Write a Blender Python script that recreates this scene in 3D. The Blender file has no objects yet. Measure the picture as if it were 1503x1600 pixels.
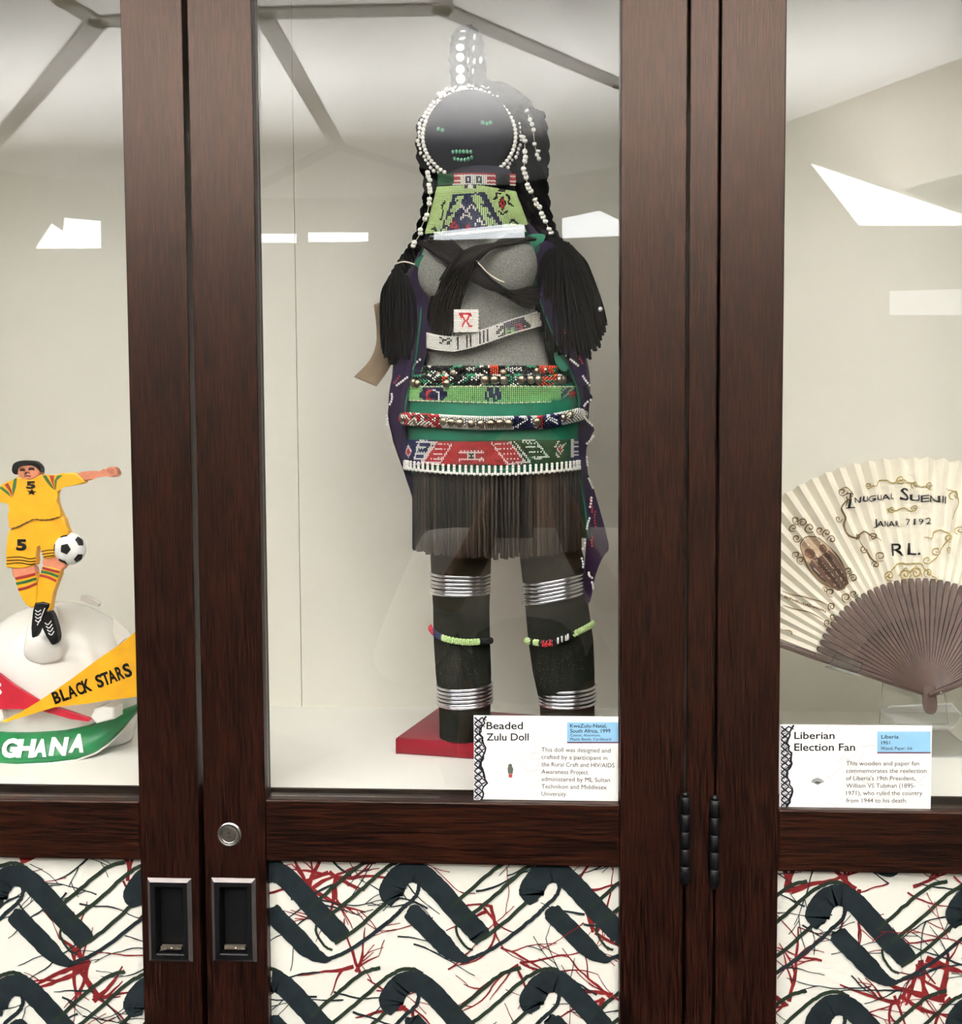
import bpy, bmesh, math, random
from mathutils import Vector, Matrix
random.seed(7)
sc = bpy.context.scene
COL = sc.collection
pi = math.pi

# ------------------------------------------------------------------ camera
FPX, IW, IH = 1400.0, 1503.0, 1600.0
CAM = Vector((0.0, -0.784, 1.5))
YAW, PITCH, ROLL = math.radians(3.0), math.radians(2.73), math.radians(-0.31)
fw = Vector((-math.sin(YAW) * math.cos(PITCH), math.cos(YAW) * math.cos(PITCH), -math.sin(PITCH)))
r0 = Vector((math.cos(YAW), math.sin(YAW), 0))
u0 = r0.cross(fw)
rt = r0 * math.cos(ROLL) + u0 * math.sin(ROLL)
up = rt.cross(fw)
cd = bpy.data.cameras.new('camera')
cd.sensor_fit = 'HORIZONTAL'
cd.sensor_width = 36.0
cd.lens = 36.0 * FPX / IW
cd.clip_start = 0.01
cam = bpy.data.objects.new('camera', cd)
COL.objects.link(cam)
cam.matrix_world = Matrix(((rt.x, up.x, -fw.x, CAM.x), (rt.y, up.y, -fw.y, CAM.y), (rt.z, up.z, -fw.z, CAM.z), (0, 0, 0, 1)))
sc.camera = cam

# ------------------------------------------------------------------ world and exposure
world = bpy.data.worlds.new('sky')
sc.world = world
world.use_nodes = True
world.node_tree.nodes['Background'].inputs[0].default_value = (0.75, 0.85, 1.0, 1)
world.node_tree.nodes['Background'].inputs[1].default_value = 1.0
sc.view_settings.view_transform = 'Standard'
sc.view_settings.look = 'None'
sc.view_settings.gamma = 1.0
sc.view_settings.use_curve_mapping = False
sc.view_settings.exposure = 0.12
UPLIGHT, UPLIGHT_FILL = 300.0, 78.0      # watts per uplight: far row, and unseen near row added to light the case
WINDOW_LIGHT = 9.0      # daylight in the clerestory windows


for ly, lz, pw, sp in ((-2.62, 2.58, UPLIGHT, 110), (-1.2, 2.50, UPLIGHT_FILL, 150)):
    for lx in (-2.1, 0.0, 2.1):              # far uplights wash the ceiling; near ones are unseen, added fill
        ld = bpy.data.lights.new('uplight', 'AREA')
        ld.shape = 'RECTANGLE'
        ld.size, ld.size_y = 2.05, 0.5
        ld.spread = math.radians(sp)
        ld.energy = pw
        ld.color = (1.0, 0.99, 0.97)
        lo_b = bpy.data.objects.new('uplight', ld)
        lo_b.location = (lx, ly, lz)
        lo_b.rotation_euler = (pi, 0, 0)
        COL.objects.link(lo_b)


# ------------------------------------------------------------------ pixel <-> place
def ray(px, py):
    return (fw * FPX + rt * (px - IW / 2) - up * (py - IH / 2)).normalized()


def W(px, py, Y):
    """Point of the vertical plane y = Y that the photograph shows at a pixel."""
    d = ray(px, py)
    return CAM + d * ((Y - CAM.y) / d.y)


def WZ(px, py, z):
    d = ray(px, py)
    return CAM + d * ((z - CAM.z) / d.z)


def proj(p):
    d = p - CAM
    k = d.dot(fw)
    return IW / 2 + FPX * d.dot(rt) / k, IH / 2 - FPX * d.dot(up) / k


YG = 0.009              # front face of the glass


def refl_z(px, py, z):
    """Point of the horizontal plane z seen by reflection in the glass."""
    g = W(px, py, YG)
    d = ray(px, py)
    d = Vector((d.x, -d.y, d.z))
    return g + d * ((z - g.z) / d.z)


def mpp(Y):
    return (Y - CAM.y) / FPX


# ------------------------------------------------------------------ materials
def lin(c):
    if isinstance(c, str):
        c = tuple(int(c[i:i + 2], 16) / 255 for i in (0, 2, 4))
    return tuple((v / 12.92 if v <= 0.04045 else ((v + 0.055) / 1.055) ** 2.4) for v in c)


MATS = {}


def mat(name, col, rough=0.6, metal=0.0, spec=0.5, var=0.12, vscale=60.0, bump=0.0, bscale=400.0, sheen=0.0, stretch=(1, 1, 1), coat=0.0):
    if name in MATS:
        return MATS[name]
    m = bpy.data.materials.new(name)
    m.use_nodes = True
    nt = m.node_tree
    b = nt.nodes['Principled BSDF']
    c = lin(col)
    tc = nt.nodes.new('ShaderNodeTexCoord')
    mp = nt.nodes.new('ShaderNodeMapping')
    mp.inputs['Scale'].default_value = stretch
    nt.links.new(tc.outputs['Object'], mp.inputs[0])
    nz = nt.nodes.new('ShaderNodeTexNoise')
    nz.inputs['Scale'].default_value = vscale
    nz.inputs['Detail'].default_value = 4
    nt.links.new(mp.outputs[0], nz.inputs['Vector'])
    rp = nt.nodes.new('ShaderNodeValToRGB')
    rp.color_ramp.elements[0].position = 0.3
    rp.color_ramp.elements[1].position = 0.7
    rp.color_ramp.elements[0].color = tuple(v * (1 - var) for v in c) + (1,)
    rp.color_ramp.elements[1].color = tuple(min(1, v * (1 + var)) for v in c) + (1,)
    nt.links.new(nz.outputs['Fac'], rp.inputs[0])
    nt.links.new(rp.outputs[0], b.inputs['Base Color'])
    b.inputs['Roughness'].default_value = rough
    b.inputs['Metallic'].default_value = metal
    b.inputs['Specular IOR Level'].default_value = spec
    b.inputs['Sheen Weight'].default_value = sheen
    b.inputs['Coat Weight'].default_value = coat
    if bump > 0:
        n2 = nt.nodes.new('ShaderNodeTexNoise')
        n2.inputs['Scale'].default_value = bscale
        n2.inputs['Detail'].default_value = 3
        nt.links.new(mp.outputs[0], n2.inputs['Vector'])
        bp = nt.nodes.new('ShaderNodeBump')
        bp.inputs['Strength'].default_value = bump
        bp.inputs['Distance'].default_value = 0.001
        nt.links.new(n2.outputs['Fac'], bp.inputs['Height'])
        nt.links.new(bp.outputs[0], b.inputs['Normal'])
    MATS[name] = m
    return m


def wood(name, along, dark, light, rough=0.36):
    """Open-pored oak stained dark: long fibres, cathedral bands and short pores."""
    m = bpy.data.materials.new(name)
    m.use_nodes = True
    nt = m.node_tree
    b = nt.nodes['Principled BSDF']
    tc = nt.nodes.new('ShaderNodeTexCoord')

    def noise(scale, st, detail=4, dist=0.0):
        mp = nt.nodes.new('ShaderNodeMapping')
        v = [st, st, st]
        v['XYZ'.index(along)] = 1.0
        mp.inputs['Scale'].default_value = v
        nt.links.new(tc.outputs['Object'], mp.inputs[0])
        n = nt.nodes.new('ShaderNodeTexNoise')
        n.inputs['Scale'].default_value = scale
        n.inputs['Detail'].default_value = detail
        n.inputs['Distortion'].default_value = dist
        nt.links.new(mp.outputs[0], n.inputs['Vector'])
        return n
    n1 = noise(7, 9, 3, 0.6)
    n2 = noise(34, 22, 5, 0.2)
    n3 = noise(60, 16, 2)
    mx = nt.nodes.new('ShaderNodeMath')
    mx.operation = 'MULTIPLY_ADD'
    mx.inputs[1].default_value = 0.78
    nt.links.new(n2.outputs['Fac'], mx.inputs[0])
    m2 = nt.nodes.new('ShaderNodeMath')
    m2.operation = 'MULTIPLY'
    m2.inputs[1].default_value = 0.22
    nt.links.new(n1.outputs['Fac'], m2.inputs[0])
    nt.links.new(m2.outputs[0], mx.inputs[2])
    rp = nt.nodes.new('ShaderNodeValToRGB')
    rp.color_ramp.elements[0].position = 0.42
    rp.color_ramp.elements[1].position = 0.60
    rp.color_ramp.elements[0].color = lin(dark) + (1,)
    rp.color_ramp.elements[1].color = lin(light) + (1,)
    nt.links.new(mx.outputs[0], rp.inputs[0])
    nt.links.new(rp.outputs[0], b.inputs['Base Color'])
    b.inputs['Roughness'].default_value = rough
    b.inputs['Specular IOR Level'].default_value = 0.20
    b.inputs['Specular Tint'].default_value = (1.0, 0.74, 0.62, 1)
    ad = nt.nodes.new('ShaderNodeMath')
    ad.operation = 'ADD'
    nt.links.new(n2.outputs['Fac'], ad.inputs[0])
    nt.links.new(n3.outputs['Fac'], ad.inputs[1])
    bp = nt.nodes.new('ShaderNodeBump')
    bp.inputs['Strength'].default_value = 0.35
    bp.inputs['Distance'].default_value = 0.0006
    nt.links.new(ad.outputs[0], bp.inputs['Height'])
    nt.links.new(bp.outputs[0], b.inputs['Normal'])
    return m


def glass_mat(name, refl=1.0, tint=(1, 1, 1)):
    """Clear sheet: straight transmission plus Fresnel mirror reflection on each face."""
    m = bpy.data.materials.new(name)
    m.use_nodes = True
    nt = m.node_tree
    for n in list(nt.nodes):
        if n.type == 'BSDF_PRINCIPLED':
            nt.nodes.remove(n)
    out = nt.nodes['Material Output']
    ge = nt.nodes.new('ShaderNodeNewGeometry')
    dt = nt.nodes.new('ShaderNodeVectorMath')
    dt.operation = 'DOT_PRODUCT'
    nt.links.new(ge.outputs['Incoming'], dt.inputs[0])
    nt.links.new(ge.outputs['Normal'], dt.inputs[1])

    def ma(op, a, bv):
        n = nt.nodes.new('ShaderNodeMath')
        n.operation = op
        n.use_clamp = op == 'SUBTRACT'
        for i, v in enumerate((a, bv)):
            if isinstance(v, (int, float)):
                n.inputs[i].default_value = v
            else:
                nt.links.new(v, n.inputs[i])
        return n.outputs[0]
    ab = ma('ABSOLUTE', dt.outputs['Value'], 0)
    inv = ma('SUBTRACT', 1.0, ab)
    p5 = ma('POWER', inv, 5.0)
    fr = ma('ADD', ma('MULTIPLY', p5, 0.96), 0.042 * refl)
    tr = nt.nodes.new('ShaderNodeBsdfTransparent')
    tr.inputs[0].default_value = tint + (1,)
    gl = nt.nodes.new('ShaderNodeBsdfGlossy')
    gl.inputs['Roughness'].default_value = 0.0
    mix = nt.nodes.new('ShaderNodeMixShader')
    nt.links.new(fr, mix.inputs[0])
    nt.links.new(tr.outputs[0], mix.inputs[1])
    nt.links.new(gl.outputs[0], mix.inputs[2])
    nt.links.new(mix.outputs[0], out.inputs[0])
    return m


def emit(name, col, strength):
    m = bpy.data.materials.new(name)
    m.use_nodes = True
    b = m.node_tree.nodes['Principled BSDF']
    b.inputs['Base Color'].default_value = (0.8, 0.8, 0.8, 1)
    b.inputs['Emission Color'].default_value = tuple(col) + (1,)
    b.inputs['Emission Strength'].default_value = strength
    return m


def knit(name, col, rows=900.0, bump=0.8):
    """Ribbed knit: fine vertical ribs crossed by stitch rows, with a bump."""
    m = mat(name, col, 0.95, spec=0.1, var=0.35, vscale=900)
    nt = m.node_tree
    b = nt.nodes['Principled BSDF']
    tc = nt.nodes.new('ShaderNodeTexCoord')
    w1 = nt.nodes.new('ShaderNodeTexWave')
    w1.bands_direction = 'X'
    w1.inputs['Scale'].default_value = rows / 3
    w2 = nt.nodes.new('ShaderNodeTexWave')
    w2.bands_direction = 'Z'
    w2.inputs['Scale'].default_value = rows / 3.4
    for w in (w1, w2):
        w.inputs['Distortion'].default_value = 1.2
        w.inputs['Detail Scale'].default_value = 2
        nt.links.new(tc.outputs['Object'], w.inputs['Vector'])
    ad = nt.nodes.new('ShaderNodeMath')
    ad.operation = 'MULTIPLY'
    nt.links.new(w1.outputs['Fac'], ad.inputs[0])
    nt.links.new(w2.outputs['Fac'], ad.inputs[1])
    bp = nt.nodes.new('ShaderNodeBump')
    bp.inputs['Strength'].default_value = bump
    bp.inputs['Distance'].default_value = 0.001
    nt.links.new(ad.outputs[0], bp.inputs['Height'])
    nt.links.new(bp.outputs[0], b.inputs['Normal'])
    mr = nt.nodes.new('ShaderNodeMixRGB')
    mr.blend_type = 'MULTIPLY'
    mr.inputs[0].default_value = 0.6
    src = b.inputs['Base Color'].links[0].from_socket
    nt.links.new(src, mr.inputs[1])
    nt.links.new(ad.outputs[0], mr.inputs[2])
    nt.links.new(mr.outputs[0], b.inputs['Base Color'])
    return m


WOOD_V = wood('oak_vertical', 'Z', '030101', '1f0c07', 0.33)
WOOD_H = wood('oak_horizontal', 'X', '030101', '200b05', 0.36)
WOOD_DK = wood('oak_shadow', 'X', '0e0805', '1c110c', 0.5)
GLASS = glass_mat('door_glass')
ACRYL = glass_mat('acrylic', 1.0, (0.97, 0.98, 0.98))
WHITE_LAM = mat('white_laminate', 'e6e4d9', 0.5, var=0.02, vscale=8)
WHITE_FLOOR = mat('white_laminate_floor', 'eeede6', 0.45, var=0.02, vscale=8)
BLACK = mat('black_plastic', '060607', 0.4, var=0.1, spec=0.2)
CHROME = mat('satin_nickel', 'c9c6c0', 0.25, metal=1.0, var=0.05)
BRASS = mat('tarnished_brass', '8d8270', 0.3, metal=1.0, var=0.35, vscale=300)
ALU = mat('aluminium_wire', 'dadbe0', 0.22, metal=1.0, var=0.08, vscale=200)
PAPER = mat('card_paper', 'f3f1ec', 0.6, var=0.02, vscale=200)
INK = mat('black_ink', '101014', 0.6, spec=0.15)
INK_BROWN = mat('brown_ink', '6b5228', 0.6)
INK_GOLD = mat('gold_ink', '9b874a', 0.55)
INK_SEPIA = mat('sepia_photo', '4a2f22', 0.5, var=0.4, vscale=120)
BLUE_BOX = mat('blue_label', '7ba7c4', 0.6, var=0.05)
PURPLE_LINE = mat('plum_line', '4a2a40', 0.6)
VEIN_GREY = mat('faint_vein_print', 'd8cfcf', 0.6)

# ------------------------------------------------------------------ object helpers


def link(o, parent=None, ploc=None):
    COL.objects.link(o)
    if parent is not None:
        o.parent = parent
        loc = Vector(parent.get('_base', (0, 0, 0)))
        o.matrix_parent_inverse = Matrix.Translation(-loc)
    return o


def thing(name, label, cat, loc, group=None, kind=None):
    o = bpy.data.objects.new(name, None)
    o.location = loc
    o.empty_display_size = 0.02
    COL.objects.link(o)
    o['_base'] = tuple(loc)
    o['label'] = label
    o['category'] = cat
    if group:
        o['group'] = group
    if kind:
        o['kind'] = kind
    return o


def part_empty(name, parent, loc, label=None):
    o = bpy.data.objects.new(name, None)
    o.empty_display_size = 0.02
    link(o, parent)
    o.location = loc
    o['_base'] = tuple(loc)
    if label:
        o['label'] = label
    return o


def mesh_obj(name, bm, mats, parent=None, smooth=False, label=None, kind=None):
    me = bpy.data.meshes.new(name)
    bm.to_mesh(me)
    bm.free()
    return data_obj(name, me, mats, parent, smooth, label, kind)


def data_obj(name, me, mats, parent=None, smooth=False, label=None, kind=None):
    if mats is not None:
        if not isinstance(mats, (list, tuple)):
            mats = [mats]
        if not me.materials:
            for m in mats:
                me.materials.append(m)
    if smooth:
        for p in me.polygons:
            p.use_smooth = True
    o = bpy.data.objects.new(name, me)
    link(o, parent)
    if label:
        o['label'] = label
    if kind:
        o['kind'] = kind
    return o


def bbox(bm, x0, x1, y0, y1, z0, z1, mi=0, bevel=0.0):
    vs = [bm.verts.new((x, y, z)) for x in (x0, x1) for y in (y0, y1) for z in (z0, z1)]
    fs = []
    for q in ((0, 1, 3, 2), (4, 6, 7, 5), (0, 4, 5, 1), (2, 3, 7, 6), (0, 2, 6, 4), (1, 5, 7, 3)):
        f = bm.faces.new([vs[i] for i in q])
        f.material_index = mi
        fs.append(f)
    if bevel:
        es = set(e for f in fs for e in f.edges)
        bmesh.ops.bevel(bm, geom=list(es), offset=bevel, segments=2, profile=0.5, affect='EDGES')
    return fs


def box(name, x0, x1, y0, y1, z0, z1, m, parent=None, bevel=0.0, label=None, kind=None):
    bm = bmesh.new()
    bbox(bm, x0, x1, y0, y1, z0, z1, 0, bevel)
    bmesh.ops.recalc_face_normals(bm, faces=bm.faces)
    return mesh_obj(name, bm, m, parent, False, label, kind)


def loft(bm, sections, n=32, mi=0, cap=True, closed_path=False):
    """sections: list of lists of n points."""
    rings = [[bm.verts.new(p) for p in s] for s in sections]
    k = len(rings[0])
    for a, b in zip(rings, rings[1:] + ([rings[0]] if closed_path else [])):
        for i in range(k):
            f = bm.faces.new((a[i], a[(i + 1) % k], b[(i + 1) % k], b[i]))
            f.material_index = mi
            f.smooth = True
    if cap and not closed_path:
        for r in (rings[0], rings[-1]):
            f = bm.faces.new(r)
            f.material_index = mi


def ell(cx, cy, z, rx, ry, n=32):
    return [Vector((cx + rx * math.sin(2 * pi * i / n), cy - ry * math.cos(2 * pi * i / n), z)) for i in range(n)]


def tube(bm, pts, rad, n=8, mi=0, closed=False):
    pts = [Vector(p) for p in pts]
    m = len(pts)
    rads = rad if isinstance(rad, (list, tuple)) else [rad] * m
    secs = []
    ref = None
    for i, p in enumerate(pts):
        if closed:
            t = pts[(i + 1) % m] - pts[(i - 1) % m]
        else:
            t = pts[min(i + 1, m - 1)] - pts[max(i - 1, 0)]
        if t.length < 1e-9:
            t = Vector((0, 0, 1))
        t.normalize()
        if ref is None:
            ref = Vector((0, 1, 0)) if abs(t.y) < 0.9 else Vector((1, 0, 0))
        a = ref - t * ref.dot(t)
        if a.length < 1e-6:
            a = t.orthogonal()
        a.normalize()
        ref = a
        b = t.cross(a)
        secs.append([p + (a * math.cos(2 * pi * j / n) + b * math.sin(2 * pi * j / n)) * rads[i] for j in range(n)])
    loft(bm, secs, n, mi, True, closed)


def catmull(pts, per=6, closed=False):
    pts = [Vector(p) for p in pts]
    n = len(pts)
    out = []
    rng = range(n) if closed else range(n - 1)
    for i in rng:
        if closed:
            p0, p1, p2, p3 = (pts[(i + k) % n] for k in (-1, 0, 1, 2))
        else:
            p0, p1, p2, p3 = pts[max(i - 1, 0)], pts[i], pts[i + 1], pts[min(i + 2, n - 1)]
        for s in range(per):
            t = s / per
            out.append(0.5 * ((2 * p1) + (p2 - p0) * t + (2 * p0 - 5 * p1 + 4 * p2 - p3) * t * t + (3 * p1 - p0 - 3 * p2 + p3) * t ** 3))
    if not closed:
        out.append(pts[-1])
    return out


def plate_bm(bm, pts, thick, bevel=0.0, mi=0, smooth_outline=0):
    """Closed outline (3D points in a vertical plane facing -Y) given depth towards +Y and a rounded front rim."""
    if smooth_outline:
        pts = catmull(pts, smooth_outline, True)
    a = 0.0
    for p, q in zip(pts, pts[1:] + pts[:1]):
        a += p.x * q.z - q.x * p.z
    if a < 0:
        pts = pts[::-1]
    vs = [bm.verts.new(p) for p in pts]
    f = bm.faces.new(vs)
    f.material_index = mi
    back = [bm.verts.new((p.x, p.y + thick, p.z)) for p in pts]
    n = len(vs)
    sides = []
    for i in range(n):
        g = bm.faces.new((vs[i], back[i], back[(i + 1) % n], vs[(i + 1) % n]))
        g.material_index = mi
        sides.append(g)
    g = bm.faces.new(back[::-1])
    g.material_index = mi
    if bevel:
        bmesh.ops.bevel(bm, geom=list(f.edges), offset=bevel, segments=2, profile=0.5, affect='EDGES', clamp_overlap=True)


def plate(name, pxs, Y, thick, m, parent=None, bevel=0.0, sm=0, fn=None, label=None):
    bm = bmesh.new()
    pts = [fn(x, y) if fn else W(x, y, Y) for x, y in pxs]
    plate_bm(bm, pts, thick, bevel, 0, sm)
    bmesh.ops.recalc_face_normals(bm, faces=bm.faces)
    o = mesh_obj(name, bm, m, parent, False, label)
    return o


def stroke_px(pts, w):
    """2D polygon (pixel list) round a polyline of width w (scalar or per point list)."""
    n = len(pts)
    ws = w if isinstance(w, (list, tuple)) else [w] * n
    L, R = [], []
    for i, p in enumerate(pts):
        a, b = pts[max(i - 1, 0)], pts[min(i + 1, n - 1)]
        dx, dy = b[0] - a[0], b[1] - a[1]
        l = math.hypot(dx, dy) or 1
        nx, ny = -dy / l * ws[i] / 2, dx / l * ws[i] / 2
        L.append((p[0] + nx, p[1] + ny))
        R.append((p[0] - nx, p[1] - ny))
    return L, R


def ribbon(bm, pts, w, fn, mi=0):
    L, R = stroke_px(pts, w)
    a = [bm.verts.new(fn(*p)) for p in L]
    b = [bm.verts.new(fn(*p)) for p in R]
    for i in range(len(a) - 1):
        f = bm.faces.new((a[i], a[i + 1], b[i + 1], b[i]))
        f.material_index = mi


def cat2(pts, per=6):
    return [(p.x, p.y) for p in catmull([(x, y, 0) for x, y in pts], per)]


def text_tris(s, bold=0.0, shear=0.0):
    """Flat lettering from the built-in font: vertices and faces, plus bounds."""
    cu = bpy.data.curves.new('lettering', 'FONT')
    cu.body = s
    cu.size = 1.0
    cu.offset = bold
    cu.shear = shear
    cu.resolution_u = 3
    o = bpy.data.objects.new('lettering', cu)
    COL.objects.link(o)
    dg = bpy.context.evaluated_depsgraph_get()
    me = bpy.data.meshes.new_from_object(o.evaluated_get(dg))
    bpy.data.objects.remove(o)
    bpy.data.curves.remove(cu)
    vs = [(v.co.x, v.co.y) for v in me.vertices]
    fs = [tuple(p.vertices) for p in me.polygons]
    bpy.data.meshes.remove(me)
    return vs, fs


CAP = 0.729


def text_fit(bm, s, x0, x1, ytop, ybase, fn, mi=0, bold=0.0, slope=0.0, shear=0.0, maxlen=None):
    """Lettering whose capitals span ytop..ybase and whose width spans x0..x1 (pixels, y down) put through fn."""
    vs, fs = text_tris(s, bold, shear)
    if not vs:
        return
    xa = min(v[0] for v in vs)
    xb = max(v[0] for v in vs)
    sx = (x1 - x0) / (xb - xa)
    sy = (ybase - ytop) / CAP
    tb = bmesh.new()
    tv = [tb.verts.new((x0 + (x - xa) * sx, ybase - y * sy, 0)) for x, y in vs]
    for f in fs:
        try:
            tb.faces.new([tv[i] for i in f])
        except ValueError:
            pass
    if maxlen:
        for _ in range(4):
            es = [e for e in tb.edges if e.calc_length() > maxlen]
            if not es:
                break
            bmesh.ops.subdivide_edges(tb, edges=es, cuts=1)
            bmesh.ops.triangulate(tb, faces=tb.faces)
    mp = {}
    for v in tb.verts:
        x, y = v.co.x, v.co.y
        mp[v] = bm.verts.new(fn(x, y + slope * (x - x0)))
    for f in tb.faces:
        try:
            g = bm.faces.new([mp[v] for v in f.verts])
            g.material_index = mi
        except ValueError:
            pass
    tb.free()


def sphere_bm(bm, c, r, u=8, v=6, sc3=(1, 1, 1), mi=0, rot=None):
    mt = Matrix.Translation(c) @ (rot or Matrix()) @ Matrix.Diagonal((r * sc3[0], r * sc3[1], r * sc3[2], 1))
    g = bmesh.ops.create_uvsphere(bm, u_segments=u, v_segments=v, radius=1.0, matrix=mt)
    for f in set(f for vv in g['verts'] for f in vv.link_faces):
        f.material_index = mi
        f.smooth = True


# ================================================================== THE ROOM (seen in the glass)
ZC = 3.0
edge_px = [(0, 266), (190, 292), (400, 309), (560, 309), (700, 299), (815, 285), (970, 258), (1230, 190), (1503, 90)]
edge = [refl_z(x, y, ZC) for x, y in edge_px]
e0, e1 = edge[0] - edge[1], edge[-1] - edge[-2]
pl = edge[0] + e0.normalized() * 2.2
YW = 0.36
poly = [Vector((pl.x, YW, ZC)), pl] + edge
pr = edge[-1] + e1.normalized() * 0.8
poly += [pr, Vector((pr.x + 0.2, YW, ZC))]
CEIL = mat('white_ceiling_paint', 'ecebe8', 0.8, var=0.01, vscale=3)
WALL = mat('painted_wall', '4a4640', 0.8, var=0.03, vscale=3)
WALL_SKYLIT = mat('skylit_tone_wall', '958f85', 0.8, var=0.03, vscale=3)  # lighter wall colour paints in skylight falling on the right-hand walls
CARPET = mat('carpet', '211f1d', 0.95, var=0.2, vscale=300)
MULL = mat('grey_mullion', '191615', 0.6, var=0.05)


def slab_poly(name, pts, z0, z1, m):
    bm = bmesh.new()
    a = [bm.verts.new((p.x, p.y, z0)) for p in pts]
    b = [bm.verts.new((p.x, p.y, z1)) for p in pts]
    bm.faces.new(a)
    bm.faces.new(b[::-1])
    n = len(a)
    for i in range(n):
        bm.faces.new((a[i], a[(i + 1) % n], b[(i + 1) % n], b[i]))
    bmesh.ops.recalc_face_normals(bm, faces=bm.faces)
    return mesh_obj(name, bm, m, None, False, None, 'structure')


ceiling = slab_poly('ceiling', poly, ZC, ZC + 0.04, CEIL)
floor = slab_poly('floor', poly, -0.05, 0.0, CARPET)
lines_px = [
    [(100, 0), (152, 32), (0, 212)], [(152, 32), (400, 18), (692, 12)], [(692, 12), (688, -40)], [(692, 12), (970, 130), (1100, 182)],
    [(410, 20), (528, 226)], [(528, 226), (400, 291)], [(528, 226), (700, 280)], [(0, 212), (-120, 330)], [(100, 0), (40, -60)],
]
for ln in lines_px:
    bm = bmesh.new()
    ps = [refl_z(x, y, ZC) for x, y in ln]
    for a, b in zip(ps, ps[1:]):
        d = (b - a).normalized()
        nrm = Vector((-d.y, d.x, 0)) * 0.034
        q = [a - d * 0.02 + nrm, b + d * 0.02 + nrm, b + d * 0.02 - nrm, a - d * 0.02 - nrm]
        lo = [bm.verts.new((p.x, p.y, ZC - 0.008)) for p in q]
        hi = [bm.verts.new((p.x, p.y, ZC)) for p in q]
        bm.faces.new(lo)
        for i in range(4):
            bm.faces.new((lo[i], lo[(i + 1) % 4], hi[(i + 1) % 4], hi[i]))
    bmesh.ops.recalc_face_normals(bm, faces=bm.faces)
    mesh_obj('ceiling_mullion', bm, MULL, ceiling)

wall_names = ['wall_side_west', 'wall_end_west'] + ['wall_back_%d' % i for i in range(1, len(edge))] + ['wall_end_east', 'wall_side_east', 'wall_cabinet']
for i in range(len(poly)):
    a, b = poly[i], poly[(i + 1) % len(poly)]
    d = (b - a).normalized()
    nrm = Vector((-d.y, d.x, 0)) * 0.05
    cen = sum((p for p in poly), Vector()) / len(poly)
    if nrm.dot(cen - a) > 0:
        nrm = -nrm
    bm = bmesh.new()
    q = [a, b, b + nrm, a + nrm]
    lo = [bm.verts.new((p.x, p.y, 0)) for p in q]
    hi = [bm.verts.new((p.x, p.y, ZC)) for p in q]
    bm.faces.new(lo)
    bm.faces.new(hi[::-1])
    for k in range(4):
        bm.faces.new((lo[k], lo[(k + 1) % 4], hi[(k + 1) % 4], hi[k]))
    bmesh.ops.recalc_face_normals(bm, faces=bm.faces)
    mesh_obj(wall_names[i], bm, WALL_SKYLIT if wall_names[i] in ('wall_back_7', 'wall_back_8', 'wall_end_east') else WALL, None, False, None, 'structure')

DAY = emit('window_daylight', (0.93, 0.97, 1.0), WINDOW_LIGHT)


def refl_wall(px, py, seg):
    a, b = edge[seg], edge[seg + 1]
    g = W(px, py, YG)
    d = ray(px, py)
    d = Vector((d.x, -d.y, d.z))
    n = Vector((-(b - a).y, (b - a).x, 0))
    t = (a - g).dot(n) / d.dot(n)
    p = g + d * t
    inward = n.normalized()
    if inward.dot(CAM - a) < 0:
        inward = -inward
    return p, inward


win = [([(55, 388), (80, 350), (98, 362), (100, 341), (156, 346), (157, 388)], 0),
       ([(330, 366), (463, 366), (463, 379), (330, 379)], 2),
       ([(482, 364), (590, 364), (636, 366), (636, 377), (482, 378)], 2),
       ([(655, 366), (800, 350), (820, 352), (820, 371), (655, 376)], 4),
       ([(880, 342), (938, 330), (972, 346), (972, 368), (880, 372)], 5),
       ([(1270, 256), (1400, 300), (1503, 334), (1503, 352), (1345, 352)], 7),
       ([(1393, 455), (1503, 452), (1503, 492), (1393, 492)], 7)]
for i, (pxs, seg) in enumerate(win):
    pts = []
    for x, y in pxs:
        p, inw = refl_wall(x, y, seg)
        pts.append((p, inw))
    bm = bmesh.new()
    fr = [bm.verts.new(p + inw * 0.012) for p, inw in pts]
    bk = [bm.verts.new(p - inw * 0.002) for p, inw in pts]
    bm.faces.new(fr)
    n = len(fr)
    for k in range(n):
        bm.faces.new((fr[k], fr[(k + 1) % n], bk[(k + 1) % n], bk[k]))
    bmesh.ops.recalc_face_normals(bm, faces=bm.faces)
    mesh_obj('window_%d' % (i + 1), bm, DAY if i < 6 else emit('window_haze', (0.93, 0.97, 1.0), 2.0), None, False, None, 'structure')

# ================================================================== THE CABINETS
YF0 = 0.030
zf = W(575, 1232, YF0).z                     # top of the case floor
lo_, hi_ = 0.05, 0.6
for _ in range(50):                          # depth of the back panel: where the floor meets it at y = 1104
    mid_ = (lo_ + hi_) / 2
    xb = W(440, 1104, mid_).x
    if proj(Vector((xb, mid_, zf)))[1] > 1104:
        lo_ = mid_
    else:
        hi_ = mid_
YB = lo_
ZTOP = CAM.z + 0.62
ZRAIL = W(690, -270, 0).z                     # top of the case
ZD0, ZD1 = W(690, 1600 + 420, 0).z, ZTOP + 0.03


def X0(px, py=800, Y=0.0):
    return W(px, py, Y).x


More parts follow.
